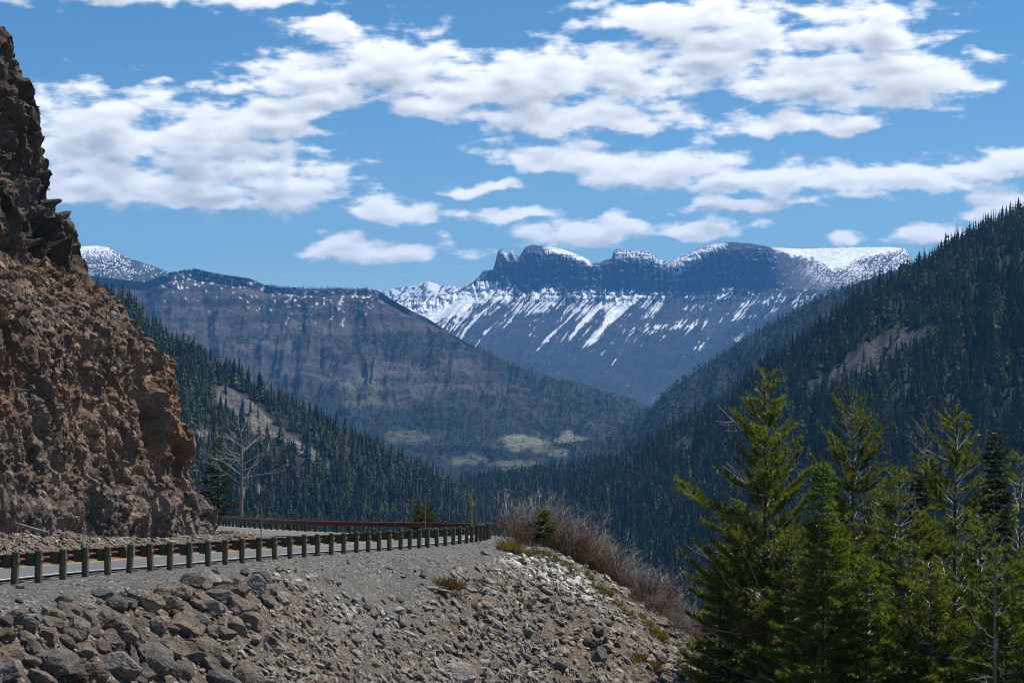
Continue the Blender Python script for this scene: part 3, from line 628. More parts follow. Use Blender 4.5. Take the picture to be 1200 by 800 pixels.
gl = sstep(.30, .38, fbm(np.stack([(px_+.45*py_)/4., (py_-.2*px_)/26., px_*0], -1), 4, .6, s=17))*(dep < 75)*(px_ > 300)*(px_ < 440)*.9
colr = lerp(colr, np.array([.8, .82, .85]), np.clip(np.maximum(sn, gl*sstep(75, 30, dep)), 0, 1))
hill('brown_mountain', BG, colr, M_mtn)
bdens = lambda p, x, y: np.clip(sstep(-.15, .25, fbm(p/420., 4, s=3)+.0042*(y-415)-.25*gauss(x, y, 430, 455, 45, 40)-.35*gauss(x, y, 560, 430, 60, 22, .5))+.10+.35*fbm(p/90., 3), 0, 1)*(1-.96*sstep(.33, .45, mead(x, y)*(.8+.9*fbm(p/110., 4)))*(rng.random(len(p)) > .06))*sstep(0, 3, y-itp(B_crest, x)+4)
pB = scatter(BG, 3, 80000, bdens); hB, kB, cB = tree_set(pB, 9, 17, .05, 2, 1)
ridge = np.linspace(205, 445, 150); rp = P(ridge, itp(B_crest, ridge)+1, itp(B_crest, ridge, 2)-20); rp = rp[fbm(np.stack([ridge/12., ridge*0, ridge*0], -1), 2) > -.08]
pB = np.vstack([pB, rp]); hB = np.concatenate([hB, rng.uniform(7, 14, len(rp))]); kB = np.concatenate([kB, rng.integers(0, 2, len(rp))]); cB = np.vstack([cB, np.full((len(rp), 3), .03)])

# ---- snowy shoulder behind the cliff
K_crest = [(-560, 330, 8300), (-250, 300, 8200), (-80, 318, 8200), (30, 300, 8200), (75, 291, 8200), (95, 289, 8200), (112, 288, 8200), (127, 290, 8150), (133, 294, 8150), (150, 302, 8100), (180, 312, 8000), (200, 320, 7900), (260, 340, 7800)]
K_foot = [(-560, 360, 7000), (0, 360, 7000), (260, 370, 7000)]
KG, u, tt = sheet(K_crest, K_foot, -560, 260, 900, 160, 40, 500., seed=91, crest_keep=.05)
px_, py_ = proj(KG[:, 3:]); dep = py_-itp(K_crest, px_)
sn = sstep(-.05, .1, fbm(np.stack([px_/1.6, py_/1.9, px_*0], -1), 4, .65, s=4)+.25*fbm(np.stack([px_/14., py_/7., px_*0], -1), 3)+.55*np.exp(-dep/5.)*(px_ < 128)-.005*dep+.02-.05-.16*sstep(128, 175, px_))
hill('snowy_shoulder', KG, lerp(np.broadcast_to(np.array([.035, .045, .04]), KG[:, 3:].shape), np.array([.92, .93, .95]), sn), M_mtn)

# ---- small distant peak
T_crest = [(420, 345, 14200), (450, 340, 14200), (470, 337, 14200), (488, 334, 14200), (496, 331, 14200), (502, 329.5, 14200), (512, 333, 14200), (524, 335, 14200), (535, 336, 14200), (560, 345, 14200)]
T_foot = [(380, 400, 13000), (620, 400, 13000)]
TG, u, tt = sheet(T_crest, T_foot, 420, 560, 190, 90, 60, 500., seed=101, crest_keep=.05)
px_, py_ = proj(TG[:, 3:])
sn = np.clip(sstep(-.02, .12, fbm(np.stack([(px_+py_)/4., (py_-px_)/9., px_*0], -1), 4, s=5)+.08)*.85+sstep(.35, .6, gauss(px_, py_, 508, 336, 9, 6, .4)), 0, 1)
hill('distant_peak', TG, lerp(np.broadcast_to(np.array([.05, .055, .06]), TG[:, 3:].shape), np.array([.92, .93, .95]), sn), M_mtn)

# ---- the snowy mountain
X_crest = [(380, 352, 10000), (440, 351, 10000), (500, 352, 10000), (530, 344, 10000), (545, 336, 10000), (558, 330, 10000), (563, 322, 10000), (566, 317, 10000), (578, 316, 10000), (581, 305, 10000), (583, 295, 10000), (587, 291.5, 10000), (590, 293, 10000), (596, 299, 10000), (598, 292, 10000), (600.5, 291.5, 10000), (603, 298, 10000), (608, 301, 10000), (612, 295, 10000), (616, 289.5, 10000), (623, 287, 10000), (634, 288, 10000), (650, 289.5, 10000), (668, 294, 10000), (682, 300, 10000), (695, 308, 10000), (703, 308, 10000), (710, 304, 10000), (717, 303, 10000), (719, 294, 10000), (724, 291.5, 10000), (740, 294, 10000), (752, 294, 10000), (765, 297, 10000), (773, 304, 10000), (785, 307, 10000), (800, 300, 10000), (815, 292, 10000), (830, 286.5, 10000), (843, 283.5, 10000), (860, 284, 10000), (880, 285.5, 10000), (905, 290, 10000), (940, 291.5, 10000), (1000, 290, 10000), (1040, 289.5, 10000), (1060, 291, 10000), (1066, 297, 10000), (1068, 304, 10000), (1080, 330, 10000), (1120, 360, 10000)]
uX = np.linspace(380, 1120, 900); cy = itp(X_crest, uX); cy = cy+.9*fbm(np.stack([uX/6., uX*0, uX*0], -1), 4)
ledge = np.interp(uX, [380, 500, 545, 560, 640, 700, 760, 800, 850, 950, 1000, 1066, 1120], [356, 356, 342, 331, 335, 338, 343, 340, 338, 340, 338, 318, 365]); ledge = np.maximum(ledge, cy+2)
ytop = np.linspace(0, 1, 110, endpoint=False)[None]; ylow = np.linspace(0, 1, 190)[None]
dx = 9900-120*ytop; yy1 = cy[:, None]+(ledge-cy)[:, None]*ytop
plate = sstep(890, 930, uX)[:, None]*sstep(1075, 1060, uX)[:, None]; dx = dx-plate*900*ytop
xx1 = np.broadcast_to(uX[:, None], yy1.shape)-4*ytop
d_l = 9780-900*plate; yl = ledge[:, None]+(540-ledge)[:, None]*ylow; xl = uX[:, None]-4-150*ylow**.95; dl = d_l+(7600-d_l)*ylow
XG = np.concatenate([P(xx1, yy1, dx), P(xl, yl, dl)], 1); pxm = np.concatenate([xx1, xl], 1); pym = np.concatenate([yy1, yl], 1)
tmask = np.concatenate([np.broadcast_to(sstep(0, .25, ytop), xx1.shape), np.ones(xl.shape)], 1)
wv_ = 7*fbm(np.stack([pxm/45., pym/45., pxm*0], -1), 3, s=71); qf = np.stack([(pxm+pym)/1.41+wv_+.12*(pxm-600), (pym-pxm)/1.41, pxm*0], -1)                  # across and along the fall line
gul = ridged(qf/np.array([17., 120., 1]), 4, s=3); crg = ridged(np.stack([pxm/9., pym/22., pxm*0], -1), 4, .55, s=8)
upper = np.concatenate([np.ones(xx1.shape), np.broadcast_to(sstep(.12, .0, ylow), xl.shape)], 1)*(1-.85*np.concatenate([np.broadcast_to(plate, xx1.shape), np.broadcast_to(plate*(1-ylow), xl.shape)], 1)); plate2 = np.concatenate([np.broadcast_to(plate, xx1.shape), np.zeros(xl.shape)], 1)
lay_ = pym/7.5+1.1*fbm(np.stack([pxm/40., pym/30., pxm*0], -1), 4); lay_ = lay_-np.floor(lay_)
XG[..., 1] -= tmask*(1-plate2)*(24*lay_*upper+120*crg*upper+70*gul*(1-upper)+60*fbm(XG/700., 4)); 
bkx = [XG[:, 0]+np.array([0, 2200, -1100.]), XG[:, 0]+np.array([0, 600, -200.])]
depx = pym-itp(X_crest, pxm)
rockc = lerp(np.broadcast_to(np.array([.036, .040, .045]), XG.shape), np.array([.062, .058, .056]), sstep(-.2, .4, fbm(np.stack([pxm/30., pym/3., pxm*0], -1), 4)))
rockc = rockc*(1+.9*np.clip(ridged(np.stack([pxm/5., pym/26., pxm*0], -1), 4, .6, s=33), -.6, 1)*upper+.5*fbm(np.stack([pxm/2.5, pym/1.6, pxm*0], -1), 3, .6, s=34))[..., None]
low = sstep(365, 440, pym+.25*(600-pxm)*0+18*fbm(qf/np.array([25., 80, 1]), 3)); rockc = lerp(rockc, np.array([.032, .04, .030]), low*.85)
st = fbm(qf/np.array([2.6, 46., 1]), 4, .6, s=11); st2 = fbm(qf/np.array([1.5, 5., 1]), 3, .6, s=12); st3 = fbm(qf/np.array([9., 70., 1]), 3, s=14); big = fbm(np.stack([pxm/26., pym/15., pxm*0], -1), 3, s=13)
led = np.interp(pxm, uX, ledge); below = pym-led
cov = .26*gauss(pxm*0, below, 0, 12, 1, 17)*sstep(790, 730, pxm)+.26*sstep(610, 540, pxm)*sstep(40, 10, below)+.10*sstep(95, 30, below)-.02*np.clip(below-60, 0, 99)*.12
cov = cov-.015+.48*np.exp(-((pxm+pym-1092+2.5*wv_*.4)/5.)**2)*sstep(345, 352, pym)*sstep(425, 395, pym)+.5*np.exp(-((pxm+pym-1062+wv_)/3.2)**2)*sstep(340, 346, pym)*sstep(415, 390, pym)+.4*np.exp(-((pxm+pym-1040+wv_)/1.8)**2)*sstep(345, 350, pym)*sstep(420, 400, pym)
cov = cov+.14*sstep(800, 840, pxm)*sstep(50, 10, below)*sstep(960, 900, pxm)*.3
snow = sstep(.262, .345, .55*st+.34*st2+.30*st3+cov+.45*big)*(below > -1)
top_n = fbm(np.stack([pxm/5., pym/4., pxm*0], -1), 4, .6, s=15); fin = fbm(np.stack([pxm/2.2, pym/1.7, pxm*0], -1), 3, .6, s=19)
cap = lambda x0_, x1_, th: sstep(x0_-4, x0_+4, pxm)*sstep(x1_+4, x1_-4, pxm)*sstep(th+5, th-3, depx+9*top_n)
snow = np.maximum(snow, cap(638, 692, 8+0*pxm)*(depx >= 0))
snow = np.maximum(snow, cap(589, 604, 5)*sstep(-.1, .1, fin+.1)); snow = np.maximum(snow, cap(722, 785, 12)*sstep(-.12, .05, fin))
snow = np.maximum(snow, cap(786, 852, 20-16*np.clip((pxm-800)/52, 0, 1))*sstep(-.25, -.05, fin+.3*top_n))
edge = np.interp(pxm, [900, 908, 920, 952, 965, 975, 990, 1005, 1027, 1050, 1062], [0, 3, 7, 13, 20, 27, 24, 15, 9, 5, 0])
snow = np.maximum(snow, sstep(898, 908, pxm)*sstep(1062, 1054, pxm)*sstep(2, -3, depx-edge+10*top_n*sstep(1, 8, depx)))
snow = np.maximum(snow, sstep(925, 975, pxm)*sstep(1075, 1060, pxm)*sstep(60, 20, depx)*sstep(.04, .16, fin+.5*st+.3*big+.04))
snow = np.maximum(snow, .9*sstep(.30, .40, fin*.7+.6*fbm(np.stack([pxm/15., pym/1.5, pxm*0], -1), 3, s=23)+.35*fbm(np.stack([pxm/4., pym/16., pxm*0], -1), 2, s=24))*(below < 0)*(pxm < 930)*(pxm > 560)*(depx > 1))
snow = np.maximum(snow, sstep(.18, .3, .8*st+.4*st2+.16)*sstep(560, 530, pxm)*sstep(420, 380, pym)*(depx > 0))
colx = lerp(rockc, np.array([.92, .93, .95]), np.clip(snow, 0, 1))
XG = np.concatenate([np.stack(bkx, 1), XG], 1)
hill('snowy_mountain', XG, colx, M_mtn, False)

# ---- valley floor out to the far mountains
vx = np.concatenate([np.linspace(-9000, -400, 40), np.linspace(-380, 380, 60), np.linspace(400, 9000, 40)]); vy = np.concatenate([np.linspace(-100, 600, 40), np.geomspace(620, 15000, 90)])
VX, VY = np.meshgrid(vx, vy, indexing='ij'); VZ = np.interp(VY, [-100, 150, 600, 2700, 4000, 6000, 15000], [-60, -60, -185, -195, -175, -235, -340])+np.interp(VY, [0, 1000, 4000], [2, 6, 14])*fbm(np.stack([VX/300., VY/300., VX*0], -1), 3)
vc = lerp(np.broadcast_to(np.array([.04, .045, .025]), VX.shape+(3,)), np.array([.11, .10, .06]), sstep(-.1, .4, fbm(np.stack([VX/120., VY/120., VX*0], -1), 4)))
tag(link('ground', make_mesh('ground', np.stack([VX, VY, VZ], -1), gridfaces(*VX.shape), M_hill, vc.reshape(-1, 3), True)), kind='structure')

# ---- forests: the largest trees as objects, the rest as one mass per hillside
def big_first(p, h, n, ok):
    x, y = proj(p); s = h/p[:, 1]*F; s = np.where(ok(x, y), s, 0); return np.argsort(-s)[:n]
LT_near = [low_tree(11, 13, s, w) for s, w in ((31, .16), (32, .13), (33, .19))]; LD_near = [low_tree(14, 10, s, .13, True) for s in (35,)]
green_var = [(.070, .082, .025), (.090, .097, .030), (.058, .072, .025)]
near_me = []
for (V, Fc, C), gcol in zip(LT_near, green_var): near_me.append(make_mesh('forest_conifer', V, Fc, M_far_forest, C*np.array(gcol)))
snag_me = make_mesh('forest_snag', LD_near[0][0], LD_near[0][1], M_far_forest, LD_near[0][2]*np.array([.14, .13, .12])*1.6)
def forest(name, p, h, k, c, protos, nobj, ok, lab, lab2, grp, grp2, masslab):
    ix = big_first(p, h, nobj, ok) if nobj else np.array([], int); rest = np.ones(len(p), bool); rest[ix] = False
    V, Fc, C = forest_arrays(p[rest]-np.array([0, 0, .4]), h[rest], c[rest], k[rest], protos)
    tag(link(name, make_mesh(name, V, Fc, M_far_forest, C)), masslab, kind='stuff')
    for i in ix:
        dead = k[i] >= 4; me = snag_me if dead else near_me[int(rng.integers(0, 3))]
        o = link('forest_snag' if dead else 'forest_conifer', me, loc=p[i]-np.array([0, 0, .4]), rot=(0, 0, rng.uniform(0, 6.28)), scale=h[i]*np.array([rng.uniform(.85, 1.2)]*2+[1.]))
        tag(o, lab2 if dead else lab, 'tree', grp2 if dead else grp)
forest('forest_right', pR, hR, kR, cR, LT+LD, 150, lambda x, y: (x > 640) & (x < 1195) & (((x < 800) & (y < 730) & (y > np.interp(x, [620, 820], [600, 730]) - 60) & (y < np.interp(x, [620, 820], [620, 760]))) | ((y < 520) & (y > 270) & (x > 700))),
       'dark green conifer among the dense forest on the right hillside', 'grey dead conifer among the dense forest on the right hillside', 'conifers of the right hillside forest', 'dead grey trees of the right hillside forest', 'dense dark conifer forest covering the right hillside')
forest('forest_left', pL, hL, kL, cL, LT+LD, 110, lambda x, y: (y < 606) & (x > 235) & (x < 580),
       'green conifer in the forest on the left slope beyond the road', 'grey dead conifer in the forest on the left slope beyond the road', 'conifers of the left slope forest', 'dead grey trees of the left slope forest', 'conifer forest covering the left slope beyond the road')
forest('forest_second_ridge', pS, hS, kS, cS, FT+FD, 0, None, '', '', '', '', 'bluish conifer forest on the ridge behind the right hillside')
forest('forest_far', pB, hB, kB, cB, FT+FD, 0, None, '', '', '', '', 'scattered far conifer forest on the brown mountain')
# ------------------------------------------------------------------ boulders and rubble
def ico(sub):
    import bmesh
    b = bmesh.new(); bmesh.ops.create_icosphere(b, subdivisions=sub, radius=1); b.verts.ensure_lookup_table()
    V = np.array([v.co[:] for v in b.verts]); Fc = np.array([[v.index for v in f.verts] for f in b.faces]); b.free(); return V, Fc
ICO = {s: ico(s) for s in (1, 2, 4, 5)}
def rock_shape(sub, seed, sq=(1, .8, .65), planes=13, rough=.06):
    r = np.random.default_rng(seed); V, Fc = ICO[sub]; N = norm(r.normal(size=(planes, 3))); d = r.uniform(.62, 1.0, planes)
    k = (V@N.T); rad = np.min(np.where(k > .05, d/np.maximum(k, .05), 9), 1); rad = np.minimum(rad, 1.15)
    if rough: rad = rad*(1+rough*1.2*fbm(V*1.3+seed, 3)+rough*.9*ridged(V*3+seed, 4, .6))-.35*rough
    return V*rad[:, None]*np.array(sq)
GN = gnormal(np.stack([GX, GY, GZ], -1)); GN = np.where(GN[..., 2:] < 0, -GN, GN)
z, S, a, n1, n2 = GZ, GS, GA, GN1, GN2; GP = np.stack([GX, GY, GZ], -1); gpx, gpy = proj(GP)
run = np.minimum.accumulate(gpy, axis=1); VIS = gpy <= run+.05                # not hidden by nearer ground
def on_ground(px, py):
    c = np.abs(pxs-px).argmin(); e = np.abs(gpy[c]-py)+np.where(VIS[c], 0, 1e3)+np.where(ds < 36, 1e3, 0); j = e.argmin(); return c, j
ROCKS = [rock_shape(5, 100+i, (1, random.uniform(.7, .9), random.uniform(.5, .72)), random.choice((9, 11, 14)), .09) for i in range(12)]
rock_me = [make_mesh('boulder', V, ICO[5][1], M_boulder) for V in ROCKS]
small_me = [make_mesh('boulder_small', rock_shape(4, 200+i, (1, random.uniform(.65, .9), random.uniform(.4, .7)), 10, .08), ICO[4][1], M_boulder) for i in range(10)]
PAL = {'tan': (.215, .172, .122), 'reddish': (.175, .115, .088), 'dark grey': (.100, .096, .090), 'light grey': (.235, .22, .205), 'purplish brown': (.158, .118, .11), 'brown': (.145, .112, .085)}
def boulder(px, py, wpx, colname, label, group=None, me=None, sink=.12, stretch=None):
    c, j = on_ground(px, py+wpx*.18); p, n_ = GP[c, j], GN[c, j]; s = wpx*(1.15 if 13 < wpx < 40 else .92 if wpx >= 40 else 1.0)/F*p[1]*.5
    me = me or random.choice(rock_me if wpx > 13 else small_me); up = Vector(n_*.55+np.array([0, -.1, .55])).normalized()
    o = link('boulder', me); qn = up.to_track_quat('Z', 'Y') @ Quaternion((0, 0, 1), random.uniform(0, 6.28)) @ Quaternion((1, 0, 0), random.uniform(-.45, .45))
    o.rotation_mode = 'QUATERNION'; o.rotation_quaternion = qn; sc = stretch or (random.uniform(1.0, 1.2), random.uniform(.9, 1.15), random.uniform(.95, 1.35)); o.scale = [s*k for k in sc]
    o.location = p+n_*s*(.42-sink); cc_ = (.65*np.array(PAL[colname])+.35*np.array([.165, .138, .116]))*1.22*random.uniform(.82, 1.18); o.color = (*cc_, 1.)
    return tag(o, label, 'boulder' if wpx > 16 else 'rock', group)
MAIN = [(25, 727, 32, 'tan', 'pale tan slab sided boulder at the top left of the boulder pile'),
 (60, 722, 27, 'tan', 'tan boulder with a deep shaded side, right of the pale slab sided one'),
 (137, 776, 50, 'light grey', 'large pale grey rounded boulder at the bottom of the pile'),
 (62, 772, 54, 'dark grey', 'large dark grey flat topped boulder at the lower left of the pile'),
 (178, 768, 52, 'dark grey', 'big blackish grey boulder right of the large pale grey one'),
 (167, 702, 36, 'tan', 'broad tan boulder with a sloping face near the pile top'),
 (296, 685, 40, 'light grey', 'big smooth grey boulder at the right end of the upper row'),
 (187, 690, 26, 'tan', 'tan boulder leaning against its darker neighbour below the gravel'),
 (213, 729, 42, 'tan', 'wide tan brown boulder in the middle of the pile'),
 (272, 706, 32, 'brown', 'olive brown boulder below the row of rocks under the gravel'),
 (277, 687, 30, 'reddish', 'reddish grey boulder left of the big smooth grey boulder'),
 (198, 708, 28, 'purplish brown', 'purplish brown boulder between two tan ones'),
 (293, 727, 28, 'reddish', 'rusty red slab on the bare slope right of the pile'),
 (240, 677, 24, 'light grey', 'grey boulder at the top of the right cluster under the gravel'),
 (48, 793, 34, 'reddish', 'red brown boulder cut by the bottom edge of the photo'),
 (8, 790, 34, 'light grey', 'pale grey boulder in the bottom left corner'),
 (86, 735, 32, 'purplish brown', 'purplish boulder with a notched underside in the left part of the pile'),
 (138, 738, 36, 'brown', 'brown pitted boulder above the large pale grey boulder'),
 (118, 757, 20, 'reddish', 'orange red tilted rock above the large pale grey boulder'),
 (316, 751, 18, 'reddish', 'pinkish isolated rock on the slope right of the pile'),
 (540, 786, 40, 'light grey', 'long grey slab at the bottom middle of the rubble slope'),
 (698, 768, 26, 'dark grey', 'dark split boulder alone low on the rubble slope'),
 (690, 752, 22, 'dark grey', 'grey boulder leaning on the dark split boulder'),
 (290, 790, 46, 'brown', 'dark brown low boulder at the bottom right of the pile'),
 (257, 793, 30, 'dark grey', 'charcoal boulder beside the dark brown one at the bottom'),
 (236, 757, 30, 'tan', 'tan boulder standing below the wide tan brown one')]
for a_ in MAIN: boulder(*a_)
names_ = list(PAL)
FILL = [(42, 722, 14, 3), (80, 714, 26, 5), (57, 746, 26, 1), (98, 763, 24, 5), (6, 742, 20, 5), (12, 765, 24, 1), (88, 787, 28, 5), (100, 723, 22, 2), (122, 722, 24, 5), (213, 696, 18, 1), (230, 697, 16, 1), (226, 681, 22, 2), (253, 671, 12, 3), (258, 680, 20, 0), (263, 691, 24, 4),
        (287, 670, 14, 2), (307, 676, 18, 4), (256, 698, 22, 2), (246, 712, 26, 0), (214, 718, 22, 1), (236, 727, 22, 2), (200, 757, 26, 0), (218, 757, 20, 5), (181, 733, 20, 3), (275, 733, 26, 0), (300, 750, 14, 3), (155, 735, 24, 5), (160, 748, 18, 1), (112, 738, 18, 4), (30, 745, 20, 5), (318, 690, 22, 4), (330, 698, 18, 3), (312, 705, 20, 5), (110, 790, 26, 1), (165, 793, 26, 5), (205, 785, 26, 4), (30, 768, 22, 4), (78, 752, 18, 4), (150, 708, 20, 2), (135, 705, 16, 5), (232, 707, 16, 5), (284, 717, 16, 4), (262, 742, 22, 5), (243, 775, 22, 5)]
def shared(cn, size): return (f'{size} {cn} boulder packed in the pile below the gravel shoulder', f'{size} {cn} boulders of the pile')
for x, y, ww, ci in FILL:
    cn = names_[ci]; l_, g_ = shared(cn, 'middle sized'); boulder(x, y, ww, cn, l_, g_)
k = 0
while k < 135:
    x, y = random.uniform(-8, 335), random.uniform(672, 800)
    top = np.interp(x, [0, 150, 200, 240, 310, 340], [700, 692, 684, 672, 668, 690]); right = np.interp(y, [670, 700, 740, 800], [325, 335, 290, 300])
    if y < top or x > right or (x > 215 and y > 735 and random.random() < .5): continue
    ww = random.choice((8, 9, 11, 12, 14, 16, 19)); cn = random.choice(names_); boulder(x, y, ww, cn, *(f'small {cn} rock wedged among the boulders of the pile', f'small {cn} rocks in the pile')); k += 1
k = 0
while k < 80:
    x, y = random.uniform(330, 800), random.uniform(655, 800)
    if y < np.interp(x, [330, 430, 560, 620, 700, 850], [690, 690, 655, 655, 700, 820]): continue
    ww = random.choice((6, 7, 8, 9, 11, 14)); cn = random.choice(('light grey', 'light grey', 'tan', 'dark grey', 'purplish brown', 'brown')); boulder(x, y, ww, cn, f'{cn} rock lying loose on the open rubble slope', f'{cn} rocks on the rubble slope', me=random.choice(small_me), sink=.05); k += 1

# fine rubble: countless chips in one mesh
gxr, ayr = gpx, gpy; da = np.abs(np.gradient(gpy, axis=1)); ok = VIS & (ds[None, :] > 37) & (gpx > -25) & (gpx < 900) & (gpy < 815)
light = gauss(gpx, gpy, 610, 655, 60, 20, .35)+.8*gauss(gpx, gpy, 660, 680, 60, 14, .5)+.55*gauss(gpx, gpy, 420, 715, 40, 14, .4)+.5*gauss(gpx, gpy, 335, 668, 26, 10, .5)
out_ = sstep(.2, 1.5, a/spill+.8*n2)
wgt = da*ok*(out_*(.55+.6*sstep(-.2, .4, n1)+1.6*light)*(1-.72*(gpx < 310))+.03*((S > -.5) & (S < 6)))
wgt = wgt*np.gradient(pxs)[:, None]*(S > -.3)
def chips(name, wgt, n, smin, smax, colf, flat=(.9, .55, .32), label='', sub=1, pl=9):
    ci = rng.choice(wgt.size, n, p=(wgt/wgt.sum()).ravel()); i, j = np.unravel_index(ci, wgt.shape)
    p = GP[i, j]+rng.normal(0, .04, (n, 3))*np.array([1, 1, 0]); nn = GN[i, j]
    s = smin*(smax/smin)**(rng.random(n)**3.4)*p[:, 1]/70.
    protos = [rock_shape(sub, 300+q, flat, pl, 0) for q in range(10)]; Fc = ICO[sub][1]; kk = rng.integers(0, 10, n)
    up = norm(nn+rng.normal(0, .35, (n, 3))); t1 = norm(np.cross(up, norm(rng.normal(size=(n, 3))+np.array([.8, -.5, 0])))); t2 = np.cross(up, t1)
    L = np.stack(protos)[kk]*rng.uniform(.7, 1.35, (n, 1, 3))
    V = p[:, None]+s[:, None, None]*(L[..., :1]*t1[:, None]+L[..., 1:2]*t2[:, None]+L[..., 2:]*up[:, None])+(nn*s[:, None]*.12)[:, None]
    C = np.repeat(colf(i, j, n)[:, None], L.shape[1], 1)
    Fa = (Fc[None]+(np.arange(n)*L.shape[1])[:, None, None]).reshape(-1, 3)
    tag(link(name, make_mesh(name, V.reshape(-1, 3), Fa, M_stone, C.reshape(-1, 3))), label, kind='stuff')
pal = np.array(list(PAL.values()))
def rubcol(i, j, n):
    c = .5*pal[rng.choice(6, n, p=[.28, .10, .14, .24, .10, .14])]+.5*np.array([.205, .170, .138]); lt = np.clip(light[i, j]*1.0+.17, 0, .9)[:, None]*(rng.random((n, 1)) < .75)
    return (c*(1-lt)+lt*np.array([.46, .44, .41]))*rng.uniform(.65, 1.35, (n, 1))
chips('rubble', wgt, 16000, .035, .36, rubcol, label='loose stone chips covering the roadside slope')
wg2 = da*VIS*(gpx > -30)*(gpx < 300)*(S < -8.4)*(tal > .05)*sstep(0, .5, tal)*np.gradient(pxs)[:, None]
chips('talus', wg2, 2600, .04, .26, lambda i, j, n: pal[rng.choice(6, n, p=[.35, .1, .05, .3, .1, .1])]*rng.uniform(.7, 1.5, (n, 1)), label='broken talus stones at the foot of the cliff')
wg3 = da*ok*((S > .1) & (a < 1.2))*np.gradient(pxs)[:, None]
chips('gravel', wg3, 5000, .016, .06, lambda i, j, n: np.array([.15, .15, .145])*rng.uniform(.5, 1.7, (n, 1)), (.9, .8, .6), label='loose grey gravel on the road shoulder')

gm_ = np.linalg.norm(np.cross(np.gradient(Pd, axis=0), np.gradient(Pd, axis=1)), axis=-1); Nd = gnormal(Pd); Nd = np.where((Nd*Nc).sum(-1, keepdims=True) < 0, -Nd, Nd)
if (Nc[200:300, 50:150, 0]).mean() < 0: Nd = -Nd
wc = gm_*((Pd[..., 1] > 62) & (Pd[..., 1] < 96) & (hgt > .4) & (hgt < 27))*(.15+1.0*smoothz+.35*sstep(.3, .7, Nd[..., 2]))*(1-.75*crag)*(1-.8*but)
_sv = GP, GN; GP, GN = Pd, norm(Nd+np.array([0, 0, .5]))
chips('cliff_debris', wc, 8000, .03, .27, lambda i, j, n: (.55*np.clip(cc[i, j], .02, .4)+.45*pal[rng.choice(6, n, p=[.3, .15, .1, .15, .1, .2])])*rng.uniform(.6, 1.5, (n, 1)), (.9, .7, .5), label='broken rock lying on the ledges and gullies of the cliff')
chips('cliff_blocks', wc, 220, .12, .36, lambda i, j, n: (.7*np.clip(cc[i, j], .02, .3)+.3*pal[rng.choice(6, n, p=[.3, .15, .1, .15, .1, .2])])*rng.uniform(.7, 1.35, (n, 1)), (1., .75, .55), label='angular blocks resting on the broken cliff face', sub=2, pl=8)
GP, GN = _sv
# grey log lying on the talus
c_, j_ = on_ground(22, 640); lp = GP[c_, j_]
mb = MB(); pts = [np.array([-1.6, .5, .62]), np.array([-.5, .1, .38]), np.array([.5, -.2, .12]), np.array([1.5, -.5, -.12])]
mb.tube(np.array(pts)*.62, [.05, .06, .07, .08], 8, col=(.23, .21, .19)); tag(link('log', mb.mesh('log', M_bark, True), loc=lp+np.array([0, 1.2, .5])), 'weathered grey log lying on the rubble at the cliff foot', 'log')

z, S, a = GZ, GS, GA
sil = np.where(ds[None, :] > 50, gpy, 1e4); silj = np.where(VIS & (S > 3), gpy, 1e5).argmin(1)
